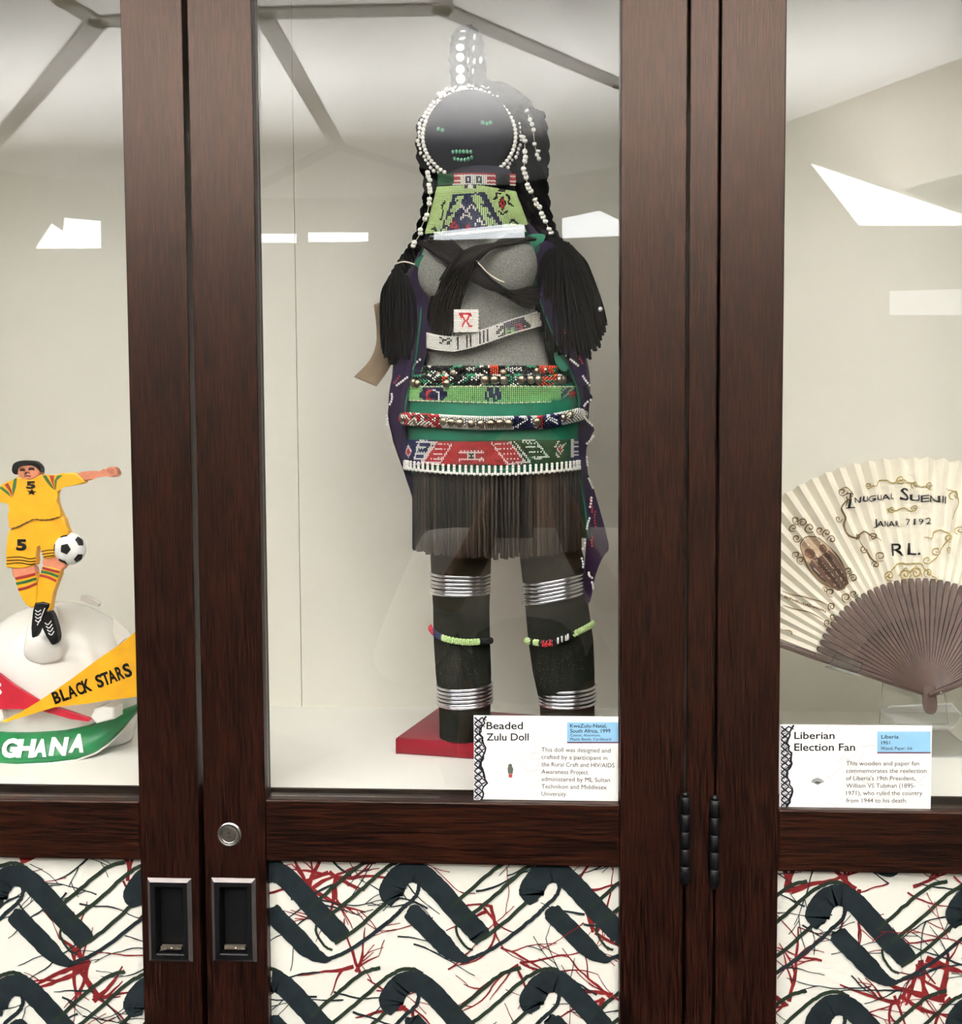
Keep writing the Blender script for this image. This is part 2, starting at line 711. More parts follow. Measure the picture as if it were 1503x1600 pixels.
print('zf', zf, 'YB', YB, 'ZTOP', ZTOP, 'x range', X0(0), X0(1503))
xl_in, xl_out = X0(206), X0(300)
xm0, xm1, xm2, xm3 = X0(308), X0(406), X0(969.5), X0(1070.5)
xp0, xp1 = X0(1074.5), X0(1118.5)
xr0, xr1 = X0(1122.5), X0(1221.5)
xfarL, xfarR = xl_in - 0.40, xr1 + 0.42
TH = 0.020
ZR1 = {'l': W(110, 1251, 0).z, 'm': W(690, 1253.5, 0).z, 'r': W(1360, 1267.5, 0).z}
ZR0 = {'l': W(110, 1343, 0).z, 'm': W(690, 1351.5, 0).z, 'r': W(1360, 1365, 0).z}

cabL = thing('display_cabinet', 'dark oak display cabinet with white lined case behind paired glass doors', 'cabinet', ((xfarL + xp1) / 2, 0.1, 0))
cabR = thing('display_cabinet', 'dark oak display cabinet holding the paper fan behind its single glass door', 'cabinet', ((xp1 + xfarR) / 2, 0.1, 0))

for cab, xa, xb, seams in ((cabL, xfarL, xp1, [W(464, 600, YB).x]), (cabR, xp1 + 0.001, xfarR, [])):
    xs = [xa + 0.016] + seams + [xb - 0.016]
    for a, b in zip(xs, xs[1:]):
        box('back_panel', a + 0.0004, b - 0.0004, YB, YB + 0.012, zf - 0.02, ZTOP, WHITE_LAM, cab)
    if seams:
        box('seam_backing', seams[0] - 0.01, seams[0] + 0.01, YB + 0.004, YB + 0.014, zf - 0.02, ZTOP, WHITE_LAM, cab)
    box('side_panel', xa, xa + 0.016, YF0 - 0.008, YB + 0.015, 0.05, ZTOP + 0.02, WHITE_LAM, cab)
    box('side_panel', xb - 0.016, xb, YF0 - 0.008, YB + 0.015, 0.05, ZTOP + 0.02, WHITE_LAM, cab)
    box('case_floor', xa + 0.016, xb - 0.016, YF0, YB, zf - 0.02, zf, WHITE_FLOOR, cab)
    box('case_floor_edging', xa + 0.016, xb - 0.016, YF0 - 0.004, YF0, zf - 0.03, zf, WOOD_DK, cab)
    box('case_top', xa + 0.016, xb - 0.016, YF0 - 0.008, YB, ZTOP, ZTOP + 0.02, WHITE_LAM, cab)
    box('plinth', xa, xb, 0.03, YB, 0.0, 0.05, WOOD_DK, cab)
    box('cornice', xa, xb, -0.004, YB + 0.015, ZTOP + 0.032, ZTOP + 0.11, WOOD_H, cab, 0.004)
box('lower_frame', xfarL, xp1, 0.004, 0.022, 0.05, ZD0 - 0.004, WOOD_H, cabL)
box('lower_frame', xp1 + 0.001, xfarR, 0.004, 0.022, 0.05, ZD0 - 0.004, WOOD_H, cabR)
box('face_frame_post', xp0, xp1, -0.001, 0.02, 0.05, ZD1, WOOD_V, cabL, 0.0012, 'narrow vertical oak post between hinged doors')

# ---- fabric with hooked black bars, thin bands and red veins
CLOTH = mat('white_wax_print', 'dbd9d0', 0.8, spec=0.2, var=0.05, vscale=25, bump=0.2, bscale=900)
CLOTH_BLK = mat('black_dye', '13191c', 0.8, spec=0.06, var=0.25, vscale=90)
CLOTH_GRN = mat('blackgreen_dye', '182018', 0.8, spec=0.06, var=0.25, vscale=90)
CLOTH_RED = mat('oxblood_dye', '551516', 0.8, spec=0.06, var=0.25, vscale=90)
YP = 0.009


def noisy(pts, amp, per=5):
    q = cat2(pts, per)
    return [(x + random.uniform(-amp, amp), y + random.uniform(-amp, amp)) for x, y in q]


def fabric_panel(parent, x0, x1, z0, z1, org, cols, rows, seed, red_hubs):
    rnd = random.Random(seed)
    bm = bmesh.new()
    layer = [0.0]

    def fn(px, py):
        p = W(px, py, YP)
        return Vector((p.x, YP - 0.0004 - layer[0], p.z))
    # veins first (lowest layer)
    def vein(x, y, ang, w, n, mi, depth=0):
        pts, ws = [(x, y)], [w]
        for k in range(n):
            ang += rnd.uniform(-0.2, 0.2)
            x += math.cos(ang) * 9
            y += math.sin(ang) * 9
            pts.append((x, y))
            ws.append(max(1.3, w * (1 - 0.7 * (k + 1) / n)) * rnd.uniform(0.8, 1.2))
            if depth < 2 and rnd.random() < 0.13:
                vein(x, y, ang + rnd.choice((-1, 1)) * rnd.uniform(0.3, 0.8), ws[-1] * 0.8, max(3, n // 2), mi, depth + 1)
        layer[0] += 0.0000012
        ribbon(bm, pts, ws, fn, mi)
    for (hx, hy, w, cnt) in red_hubs:
        a0 = rnd.uniform(0, 6.28)
        for k in range(max(2, int(cnt * 0.6))):
            vein(hx + rnd.uniform(-8, 8), hy + rnd.uniform(-8, 8), a0 + 6.28 * k / cnt + rnd.uniform(-.4, .4), w * rnd.uniform(0.3, 0.75), rnd.randint(7, 14), 3)
    for ci in range(-1, cols):
        for ri in range(-1, rows):
            ox, oy = org[0] + ci * 219, org[1] + ri * 171
            for k in range(9):
                bx, by = ox + rnd.uniform(-20, 200), oy + rnd.uniform(-10, 160)
                vein(bx, by, rnd.choice((0.1, 3.2, 0.5, 2.7)) + rnd.uniform(-.5, .5), rnd.uniform(2.2, 4.0), rnd.randint(7, 16), 1 if rnd.random() < 0.72 else 3)
    layer[0] = 0.0004

    for ci in range(-1, cols):
        for ri in range(-1, rows):
            ox, oy = org[0] + ci * 219, org[1] + ri * 171

            def T(pts):
                return [(ox + x, oy + y) for x, y in pts]

            def N(pts, amp=0.7, per=6):
                return [(x + rnd.uniform(-amp, amp), y + rnd.uniform(-amp, amp)) for x, y in cat2(T(pts), per)]
            # three thin bands climbing towards the next hook
            for pts, w in (([(-112, 118), (-75, 92), (-30, 52), (-18, 40)], 6), ([(-128, 80), (-80, 42), (-40, 6), (-14, -10), (8, -14), (26, -6)], 6),
                           ([(-150, 62), (-110, 26), (-70, -6), (-40, -16)], 6)):
                layer[0] += 0.0000012
                ribbon(bm, N(pts), w, fn, 2)
            # upper thick bar with its hook
            a = N([(-20, 54), (-24, 40), (-18, 24), (-6, 10), (12, 6), (30, 14), (56, 40), (86, 74), (110, 98), (118, 112)])
            n = len(a)
            ws = []
            for k in range(n):
                t = k / (n - 1)
                ws.append(14 + 26 * min(1, t / 0.12) if t < 0.12 else (40 - 7 * min(1, (t - .12) / .3) if t < 0.93 else 33 * math.sqrt(max(0.02, 1 - ((t - 0.93) / 0.075) ** 2))))
            layer[0] += 0.0000012
            ribbon(bm, a, ws, fn, 1)
            # lower thick bar running out into a thin band that loops back up
            a = N([(4, 62), (14, 74), (44, 104), (70, 130), (92, 142), (108, 138), (130, 128), (160, 108), (200, 76), (214, 62), (232, 46), (238, 34), (238, 24)])
            n = len(a)
            ws = []
            for k in range(n):
                t = k / (n - 1)
                ws.append(10 + 20 * min(1, t / 0.05) if t < 0.22 else (30 - 24 * min(1, (t - .22) / .16)))
            layer[0] += 0.0000012
            ribbon(bm, a, ws, fn, 1)
            layer[0] += 0.0000012
            ribbon(bm, N([(84, 78), (78, 92), (80, 104), (92, 122), (104, 128)], 0.4), 4, fn, 2)
    for co, no in (((x0, 0, 0), (-1, 0, 0)), ((x1, 0, 0), (1, 0, 0)), ((0, 0, z0), (0, 0, -1)), ((0, 0, z1), (0, 0, 1))):
        bmesh.ops.bisect_plane(bm, geom=list(bm.verts) + list(bm.edges) + list(bm.faces), plane_co=co, plane_no=no, clear_outer=True)
    bbox(bm, x0, x1, YP, YP + 0.005, z0, z1, 0)
    mesh_obj('fabric_panel', bm, [CLOTH, CLOTH_BLK, CLOTH_GRN, CLOTH_RED], parent, False, 'white cotton print with hooked black bars and red veins')


def pull_hole(px0, px1, py0, py1):
    a, b = W(px0, py0, -0.0015), W(px1, py1, -0.0015)
    return (a.x + 0.006, b.x - 0.006, b.z + 0.006, a.z - 0.006)


PULL_L, PULL_M = (229.5, 301, 1372, 1504), (329.5, 401, 1372, 1504)


def make_door(cab, stiles, hole, key, xpan, org, cols, seed, hubs, label, loc):
    d = part_empty('door', cab, loc, label)
    for a, b in stiles:
        so_ = box('stile', a, b, 0.0, TH, ZD0, ZD1, WOOD_V, d, 0.0011)
        if hole and a < hole[0] < b:
            hx0, hx1, hz0, hz1 = hole
            cut = box('cutter', hx0, hx1, -0.01, 0.0085, hz0, hz1, WOOD_V)
            bo = so_.modifiers.new('recess', 'BOOLEAN')
            bo.object = cut
            bo.solver = 'EXACT'
            me_ = bpy.data.meshes.new_from_object(so_.evaluated_get(bpy.context.evaluated_depsgraph_get()))
            so_.modifiers.clear()
            so_.data = me_
            bpy.data.objects.remove(cut)
    xa, xb = xpan
    box('rail', xa, xb, 0.0006, TH, ZR0[key], ZR1[key], WOOD_H, d, 0.0016)
    box('rail', xa, xb, 0.0006, TH, ZRAIL, ZD1, WOOD_H, d, 0.0016)
    box('rail', xa, xb, 0.0006, TH, ZD0, ZD0 + 0.06, WOOD_H, d, 0.0016)
    box('glass_pane', xa + 0.0002, xb - 0.0002, YG, YG + 0.004, ZR1[key] + 0.0002, ZRAIL - 0.0002, GLASS, d)
    fabric_panel(d, xa + 0.0002, xb - 0.0002, ZD0 + 0.06, ZR0[key] - 0.0002, org, cols, 3, seed, hubs)
    return d


doorL = make_door(cabL, [(xfarL + 0.002, xfarL + 0.06), (xl_in, xl_out)], pull_hole(*PULL_L), 'l', (xfarL + 0.06, xl_in), (17, 1362), 2, 3,
                  [(135, 1500, 16, 9), (150, 1560, 14, 7), (30, 1345, 18, 4), (200, 1380, 10, 6)], 'glass oak door whose pull has a bent latch plate', (xl_out, 0, 0))
doorM = make_door(cabL, [(xm0, xm1), (xm2, xm3)], pull_hole(*PULL_M), 'm', (xm1, xm2), (635, 1356), 4, 5,
                  [(480, 1390, 14, 9), (520, 1370, 14, 7), (560, 1515, 10, 6), (810, 1510, 10, 7), (925, 1450, 12, 8), (760, 1420, 9, 7), (950, 1560, 12, 8), (640, 1580, 10, 7), (900, 1395, 8, 6)],
                  'glass oak door with a round key lock', (xm0, 0, 0))
doorR = make_door(cabR, [(xr0, xr1), (xfarR - 0.06, xfarR - 0.002)], None, 'r', (xr1, xfarR - 0.06), (1300, 1392), 3, 8,
                  [(1335, 1395, 20, 6), (1235, 1390, 14, 5), (1440, 1500, 16, 8), (1480, 1560, 18, 7), (1235, 1570, 12, 6), (1400, 1560, 12, 7), (1425, 1390, 9, 4)],
                  'glass oak door in front of the paper fan', (xr0, 0, 0))


def pull(parent, px0, px1, py0, py1, bent):
    a, b = W(px0, py0, -0.0015), W(px1, py1, -0.0015)
    x0, x1, z1, z0 = a.x, b.x, a.z, b.z
    bm = bmesh.new()
    bv = 0.0042
    rings = []
    # outer foot, bevel top, flat, mouth, bottom of the cup
    for ins, y in ((0, 0.0), (0, -0.0006), (bv * 0.75, -0.0030), (0.0072, -0.0030), (0.0080, -0.0022), (0.0095, 0.006)):
        rings.append([bm.verts.new((x, y, z)) for x, z in ((x0 + ins, z0 + ins), (x1 - ins, z0 + ins), (x1 - ins, z1 - ins), (x0 + ins, z1 - ins))])
    for k, (r, q) in enumerate(zip(rings, rings[1:])):
        for i in range(4):
            f = bm.faces.new((r[i], r[(i + 1) % 4], q[(i + 1) % 4], q[i]))
            f.material_index = 1 if k == 1 else 0  # bevel ring is paler than the black frame
    bm.faces.new(rings[-1])
    cx, cz = (x0 + x1) / 2, z0 + 0.0125
    s = 0.0095
    bbox(bm, cx - s, cx + s, -0.0006, 0.004, cz - 0.0014, cz + 0.0012, 2)
    if bent:
        q = [(cx - s - .001, cz - 0.003), (cx - s + .004, cz + 0.0022), (cx + 0.002, cz + 0.0018), (cx + 0.001, cz - 0.0003)]
    else:
        q = [(cx - s, cz + 0.0008), (cx - s, cz + 0.0024), (cx + s, cz + 0.0022), (cx + s, cz + 0.0008)]
    vs = [bm.verts.new((x, -0.0008, z)) for x, z in q]
    vb = [bm.verts.new((x, 0.001, z)) for x, z in q]
    fs = [bm.faces.new(vs)] + [bm.faces.new((vs[i], vs[(i + 1) % 4], vb[(i + 1) % 4], vb[i])) for i in range(4)]
    for f in fs:
        f.material_index = 2
    sphere_bm(bm, Vector((cx + 0.001, -0.0012, cz)), 0.0016, 8, 6, (1.2, .5, .8), 3)
    bmesh.ops.recalc_face_normals(bm, faces=bm.faces)
    mesh_obj('pull', bm, [BLACK, mat('grey_bevel', '55504f', 0.3, metal=0.7), mat('scuffed_steel', '7e7468', 0.4, metal=0.8, var=0.5, vscale=500), BRASS], parent, False, 'black recessed pull')


pull(doorL, *PULL_L, True)
pull(doorM, *PULL_M, False)

# key lock
c = W(358.5, 1304, 0)
bm = bmesh.new()
prof = [(0.0, -0.0012, 1), (0.0062, -0.0012, 1), (0.0066, -0.0008, 1), (0.0068, -0.0014, 2), (0.0078, -0.0020, 0), (0.0084, -0.0004, 2), (0.0090, -0.0016, 0), (0.0108, -0.0014, 0), (0.0113, 0.0, 0)]
prev = None
for r, y, mi in prof:
    ring = [bm.verts.new((c.x + r * math.cos(t * pi / 16), y, c.z + r * math.sin(t * pi / 16))) for t in range(32)] if r > 0 else None
    if prev is not None or ring is not None:
        if prev is None and ring:
            f = bm.faces.new(ring)
            f.material_index = 1
        elif prev:
            for i in range(32):
                f = bm.faces.new((prev[i], prev[(i + 1) % 32], ring[(i + 1) % 32], ring[i]))
                f.material_index = mi
                f.smooth = True
    prev = ring
sl = [(-.0009, -.0022), (.0009, -.0022), (.0006, .0006), (.0013, .0016), (.0006, .0030), (-.0006, .0030), (-.0013, .0016), (-.0006, .0006)]
f = bm.faces.new([bm.verts.new((c.x + x, -0.0016, c.z + z)) for x, z in sl])
f.material_index = 3
f = bm.faces.new([bm.verts.new((c.x + x * .45, -0.0018, c.z - .0008 + z * .5)) for x, z in sl])
f.material_index = 0
bmesh.ops.recalc_face_normals(bm, faces=bm.faces)
mesh_obj('lock', bm, [CHROME, mat('lock_core', '8d867c', 0.35, metal=1), mat('lock_groove', '2a2522', 0.5), mat('keyhole_dark', '14100e', 0.6)], doorM, False, 'round nickel key lock')


def hinge(parent, px, py0, py1):
    a, b = W(px, py0, -0.004), W(px, py1, -0.004)
    bm = bmesh.new()
    n = 5
    h = (a.z - b.z)
    cx = a.x
    zs = [b.z + h * k / n for k in range(n + 1)]
    for k in range(n):
        secs = []
        for z, r in ((zs[k] + 0.0003, 0.0036), (zs[k] + 0.001, 0.0043), (zs[k + 1] - 0.001, 0.0043), (zs[k + 1] - 0.0003, 0.0036)):
            secs.append(ell(cx, -0.0035, z, r, r, 16))
        loft(bm, secs, 16)
    for z, s in ((a.z, 1), (b.z, -1)):
        sphere_bm(bm, Vector((cx, -0.0035, z + s * 0.001)), 0.003, 10, 6)
    bbox(bm, cx - 0.0045, cx + 0.0045, -0.001, 0.002, b.z + 0.001, a.z - 0.001)
    bmesh.ops.recalc_face_normals(bm, faces=bm.faces)
    mesh_obj('hinge', bm, BLACK, parent, False, 'black barrel hinge')


hinge(doorM, 1071, 1244, 1379)
hinge(doorR, 1117, 1249, 1384)

# ================================================================== LABEL CARDS


def label_card(x0, x1, y0, y1, label, loc_px, blue, titles, small, body, icon):
    Y = 0.0074
    fnY = lambda y: (lambda px, py: W(px, py, y))
    a, b = W(x0, y0, Y), W(x1, y1, Y)
    t = thing('label_card', label, 'label card', (0.5 * (a.x + b.x), Y, b.z))
    box('card', a.x, b.x, Y, Y + 0.0009, b.z, a.z, PAPER, t, 0.00015)
    # torn patterned strip along the edge
    rnd = random.Random(int(x0))
    bm = bmesh.new()
    f1, f2, f3 = fnY(Y - 0.00005), fnY(Y - 0.0001), fnY(Y - 0.00015)
    H = y1 - y0
    outl = [(x0, y0 + 1)] + [(x0 + 10 + 9 * abs(((k * 0.21) % 2) - 1) + rnd.uniform(-2, 3), y0 + 1 + (H - 2) * k / 24) for k in range(25)] + [(x0, y1 - 1)]
    zz = 0
    n = 24
    for k in range(n):
        q = [(x0 + .3, y0 + 1 + (H - 2) * k / n), (outl[k + 1][0], outl[k + 1][1]), (outl[k + 2][0], outl[k + 2][1]), (x0 + .3, y0 + 1 + (H - 2) * (k + 1) / n)]
        f = bm.faces.new([bm.verts.new(f1(*p)) for p in q])
        f.material_index = 1
    for k in range(1, 25):
        yy = y0 + H * k / 25.5
        d = 5 if k % 2 else -5
        ribbon(bm, [(x0 + 1.5, yy - d * .5), (x0 + 7, yy + d * .6), (x0 + 13, yy - d * .4), (outl[k][0], yy + d * .5)], [2.2, 3.0, 2.6, 1.5], f2, 0)
        ribbon(bm, [(x0 + 1, yy + 3), (x0 + 6, yy + 6 + rnd.uniform(-2, 2)), (x0 + 11, yy + 2)], [1.0, 1.3, .7], f2, 0)
    ribbon(bm, outl[1:-1], [2 + rnd.uniform(0, 2) for _ in outl[1:-1]], f3, 0)
    mesh_obj('patterned_strip', bm, [INK, mat('strip_grey', 'cfcbd2', 0.6, var=0.3, vscale=900)], t, False, 'black zigzag strip')
    # faint marbled veins
    bm = bmesh.new()
    for k in range(30):
        x, y = rnd.uniform(x0 + 30, x1 - 25), rnd.uniform(y0 + 8, y1 - 8)
        an = rnd.uniform(-.9, .9)
        pts = [(x, y)]
        for s in range(rnd.randint(3, 6)):
            an += rnd.uniform(-.5, .5)
            x += 8 * math.cos(an)
            y += 8 * math.sin(an)
            pts.append((min(x, x1 - 1), min(max(y, y0 + 1), y1 - 1)))
        ribbon(bm, pts, rnd.uniform(.5, 1.1), f1, 0)
    mesh_obj('marbling', bm, VEIN_GREY, t)
    # blue corner label
    bx0, bx1, by0, by1 = blue
    bm = bmesh.new()
    q = [f2(bx0, by0), f2(bx1, by0), f2(bx1, by1), f2(bx0, by1)]
    bm.faces.new([bm.verts.new(p) for p in q]).material_index = 0
    q = [f2(bx0, by1), f2(bx1, by1), f2(bx1, by1 + 2.4), f2(bx0, by1 + 2.4)]
    bm.faces.new([bm.verts.new(p) for p in q]).material_index = 1
    bl = mesh_obj('blue_label', bm, [BLUE_BOX, PURPLE_LINE], t, False, 'blue corner label')
    bm = bmesh.new()
    for s, xa, xb, ya, yb, bold in small:
        text_fit(bm, s, xa, xb, ya, yb, fnY(Y - 0.0002), 0, bold)
    mesh_obj('lettering', bm, INK, bl)
    bm = bmesh.new()
    for s, xa, xb, ya, yb in titles:
        text_fit(bm, s, xa, xb, ya, yb, f3, 0, 0.012)
    mesh_obj('title_lettering', bm, INK, t)
    bm = bmesh.new()
    for s, xa, xb, ya, yb, slope in body:
        text_fit(bm, s, xa, xb, ya, yb, f3, 0, 0.0, slope)
    mesh_obj('lettering', bm, mat('grey_ink', '1a1a1e', 0.6, spec=0.15), t)
    # little picture in the middle of the (omitted) code field
    bm = bmesh.new()
    for poly_, mi in icon:
        f = bm.faces.new([bm.verts.new(f3(*p)) for p in poly_])
        f.material_index = mi
    mesh_obj('picture', bm, [mat('icon_dark', '3c4038', 0.6), mat('icon_red', '8c2f2f', 0.6), mat('icon_grey', '77797a', 0.6)], t)
    return t


body1 = []
for k, (s, xb) in enumerate((("This doll was designed and", 953.7), ("crafted by a participant in", 948.7), ("the Rural Craft and HIV/AIDS", 960), ("Awareness Project", 918.8),
                             ("administered by ML Sultan", 953), ("Technikon and Middlesex", 948), ("University.", 886))):
    yb = 1174.3 + k * 11.5
    body1.append((s, 846, xb, yb - 7.0, yb, 0.016))
ic1 = [([(794, 1195), (797.5, 1193), (800, 1195), (800, 1198), (802, 1201), (801, 1209), (794, 1209), (793, 1201), (794, 1198)], 0),
       ([(794.5, 1209.3), (800.5, 1209.3), (800, 1215), (795, 1215)], 1)]
label_card(740, 966, 1118, 1252, 'white information card about the doll, standing in front of the red plinth', None, (886, 966, 1128.5, 1159),
           [("Beaded", 760, 817, 1127.5, 1139.3), ("Zulu Doll", 760, 826, 1145.3, 1157)],
           [("KwaZulu-Natal,", 890.5, 948, 1131, 1136.8, .012), ("South Africa, 1999", 891, 953.7, 1138.8, 1144.8, .012), ("Cotton, Aluminum,", 891, 938, 1146.6, 1150.6, .006),
            ("Plastic Beads, Cardboard", 891, 954.5, 1152.8, 1156.8, .006)], body1, ic1)
body2 = []
for k, (s, xb) in enumerate((("This wooden and paper fan", 1436), ("commemorates the reelection", 1447.6), ("of Liberia's 19th President,", 1430), ("William VS Tubman (1895-", 1430),
                             ("1971), who ruled the country", 1441), ("from 1944 to his death.", 1417))):
    yb = 1196 + k * 11.6
    body2.append((s, 1322, xb, yb - 7.0, yb, 0.0))
ic2 = [([(1267, 1222), (1270, 1217.5), (1277, 1215), (1284, 1217.5), (1288, 1222), (1282, 1223.5), (1277.5, 1226), (1272, 1223.5)], 2),
       ([(1272, 1223), (1277, 1221), (1283, 1223), (1277.5, 1226.5)], 0)]
label_card(1219, 1454, 1132, 1265.5, 'white information card about the fan, standing below the acrylic stand', None, (1370.5, 1454, 1143, 1175),
           [("Liberian", 1241, 1304, 1143, 1154.5), ("Election Fan", 1241, 1336, 1161, 1173)],
           [("Liberia", 1377, 1404, 1148, 1154, .012), ("1951", 1377, 1390.5, 1157.5, 1163, .012), ("Wood, Paper, Ink", 1376, 1426, 1166.5, 1171.5, .006)], body2, ic2)

# ================================================================== RED BASE AND DOLL
RED_FELT = mat('crimson_cloth', '6e0c1b', 0.85, spec=0.1, var=0.12, vscale=80, bump=0.15, bscale=1500, sheen=0.2)
zb = zf + 0.017
fl = WZ(617, 1178, zf)
fr_ = WZ(742, 1187, zf)
du = (fr_ - fl)
du.z = 0
du.normalize()
dv = Vector((-du.y, du.x, 0))
base = thing('red_plinth', 'red cloth covered board under the dark doll', 'plinth', fl + du * 0.12 + dv * 0.06)
LW, LD = 0.245, 0.122
bm = bmesh.new()
bl = WZ(684, 1105, zb)
bl.z = zf
cor = [fl, fl + du * LW, fl + du * LW + (bl - fl) * 0.9, bl]
lo = [bm.verts.new((p.x, p.y, zf)) for p in cor]
hi = [bm.verts.new((p.x, p.y, zb)) for p in cor]
fs = [bm.faces.new(lo[::-1]), bm.faces.new(hi)] + [bm.faces.new((lo[i], lo[(i + 1) % 4], hi[(i + 1) % 4], hi[i])) for i in range(4)]
bmesh.ops.bevel(bm, geom=list(bm.edges), offset=0.0025, segments=3, profile=0.5, affect='EDGES')
bmesh.ops.recalc_face_normals(bm, faces=bm.faces)
mesh_obj('board', bm, RED_FELT, base, True, 'red cloth cover')
for k in range(4):                                   # folded cloth corners
    p = cor[k]
    inn = (cor[(k + 2) % 4] - p).normalized() * 0.0022
    bm = bmesh.new()
    tube(bm, [Vector((p.x, p.y, zf + 0.0004)) + inn, Vector((p.x, p.y, zb - 0.001)) + inn], 0.0012, 6)
    mesh_obj('corner_fold', bm, RED_FELT, base, True)

YD = 0.135
S = mpp(YD)
doll = thing('beaded_doll', 'black cloth doll in beaded belts, pleated skirt and dark cloak on red base', 'doll', WZ(770, 1127, zb) * 1.0)
KNIT_GREY = knit('grey_knit', 'b4b5ae')
KNIT_DARK = knit('dark_olive_knit', '2c2c24', 800, 0.5)
FACE_CLOTH = mat('charcoal_face_cloth', '24242c', 0.9, spec=0.05, var=0.15, vscale=60, bump=0.12, bscale=260, stretch=(1, 1, 0.12))
YARN = mat('black_yarn', '060607', 0.9, var=0.3, vscale=500, bump=0.6, bscale=900, spec=0.03)
FUR = mat('dark_brown_hair', '120c09', 0.5, spec=0.15, var=0.4, vscale=300)
PURPLE = mat('dark_purple_cloth', '1a0e28', 0.85, spec=0.05, var=0.2, vscale=60, sheen=0.2)
GREEN = mat('green_satin_cloth', '0b5a43', 0.6, spec=0.25, var=0.12, vscale=60)
LEATHER = [mat('pleat_leather_%d' % i, c_, 0.55, spec=0.15, var=0.45, vscale=220, stretch=(1, 1, 0.06), bump=0.3, bscale=600) for i, c_ in enumerate(('1f1c18', '2b2721', '171513', '38322a'))]
BEAD = {}
for nm, c_ in (('white', 'f2f0ea'), ('lime', 'bcd492'), ('green', '84bf74'), ('navy', '1b1f4e'), ('black', '0d0d10'), ('red', 'b3202a'), ('dkgreen', '1d4a2b'), ('orange', 'd8431f'), ('jade', '5b9a7c'), ('teal', '2c8f66'), ('cream', 'e4dcc6')):
    BEAD[nm] = mat('bead_' + nm, c_, 0.28, var=0.12, vscale=700)
BN = list(BEAD)
BI = {n: i for i, n in enumerate(BN)}
BM = [BEAD[n] for n in BN]


def DX(px, py=700, Y=None):
    return W(px, py, YD if Y is None else Y).x


def DZ(py, px=760, Y=None):
    return W(px, py, YD if Y is None else Y).z


# ---- template for small seed beads
SB = bmesh.new()
bmesh.ops.create_uvsphere(SB, u_segments=6, v_segments=4, radius=1.0)
SB_V = [v.co.copy() for v in SB.verts]
SB_F = [[v.index for v in f.verts] for f in SB.faces]
SB.free()


class Beads:
    def __init__(self):
        self.v, self.f, self.m = [], [], []

    def add(self, c, r, col, sc3=(1, 1, 1)):
        b = len(self.v)
        self.v += [(c.x + v.x * r * sc3[0], c.y + v.y * r * sc3[1], c.z + v.z * r * sc3[2]) for v in SB_V]
        for f in SB_F:
            self.f.append([b + i for i in f])
            self.m.append(BI[col])

    def build(self, name, parent, label=None):
        me = bpy.data.meshes.new(name)
        me.from_pydata(self.v, [], self.f)
        for m in BM:
            me.materials.append(m)
        me.polygons.foreach_set('material_index', self.m)
        me.polygons.foreach_set('use_smooth', [True] * len(self.f))
        o = data_obj(name, me, None, parent, False, label, 'stuff')
        return o


def arc_angles(rx, ry, a0, a1, pitch):
    """Angles (0 = facing the viewer) evenly spaced along the ellipse."""
    out, a = [], a0
    while a < a1:
        out.append(a)
        ds = math.hypot(rx * math.cos(a), ry * math.sin(a))
        a += pitch / max(ds, 1e-5)
    return out


def seg_d(x, y, a, b):
    dx, dy = b[0] - a[0], b[1] - a[1]
    t = max(0, min(1, ((x - a[0]) * dx + (y - a[1]) * dy) / (dx * dx + dy * dy + 1e-9)))
    return math.hypot(x - a[0] - t * dx, y - a[1] - t * dy)


def line_d(x, y, pts):
    return min(seg_d(x, y, a, b) for a, b in zip(pts, pts[1:]))


def inpoly(x, y, P):
    r = False
    for (x1, y1), (x2, y2) in zip(P, P[1:] + P[:1]):
        if (y1 > y) != (y2 > y) and x < (x2 - x1) * (y - y1) / (y2 - y1) + x1:
            r = not r
    return r


def bead_band(name, cx, rx, ry, topf, botf, rows, col, a0=-2.0, a1=2.0, pitch=3.1, flare=0.0, cy=None, label=None, backing=None, edge_px=None):
    """Beaded cloth band: topf(px)/botf(px) give its photographed edges; col(px, py, row, column) its bead colour."""
    cyw = YD if cy is None else cy
    B = Beads()
    pm = pitch * S
    angs = arc_angles(rx * S, ry * S, a0, a1, pm)
    back = []
    for k, a in enumerate(angs):
        colpts = []
        for r in range(rows):
            t = r / (rows - 1)
            f = 1 + flare * (t - 0.5)
            x = DX(cx) + rx * S * f * math.sin(a)
            y = cyw - ry * S * f * math.cos(a)
            px = cx + rx * math.sin(a)
            zt = W(px, topf(px), y).z
            zz = W(px, botf(px), y).z
            p = Vector((x, y, zt + (zz - zt) * t + (0.3 * pm if k % 2 else 0) * 0.5))
            q = proj(p)
            B.add(p, pm * 0.49, col(q[0], q[1], r, k), (1, 1, (zt - zz) / (rows - 1) / pm))
            colpts.append(Vector((DX(cx) + rx * S * f * 0.985 * math.sin(a), cyw - ry * S * f * 0.985 * math.cos(a), p.z)))
        back.append(colpts)
    o = B.build(name, doll, label)
    if backing is not None:
        bm = bmesh.new()
        vs = [[bm.verts.new(p) for p in c2] for c2 in back]
        for a, b in zip(vs, vs[1:]):
            for i in range(len(a) - 1):
                bm.faces.new((a[i], a[i + 1], b[i + 1], b[i]))
        mesh_obj('band_backing', bm, backing, o, True)
    return o


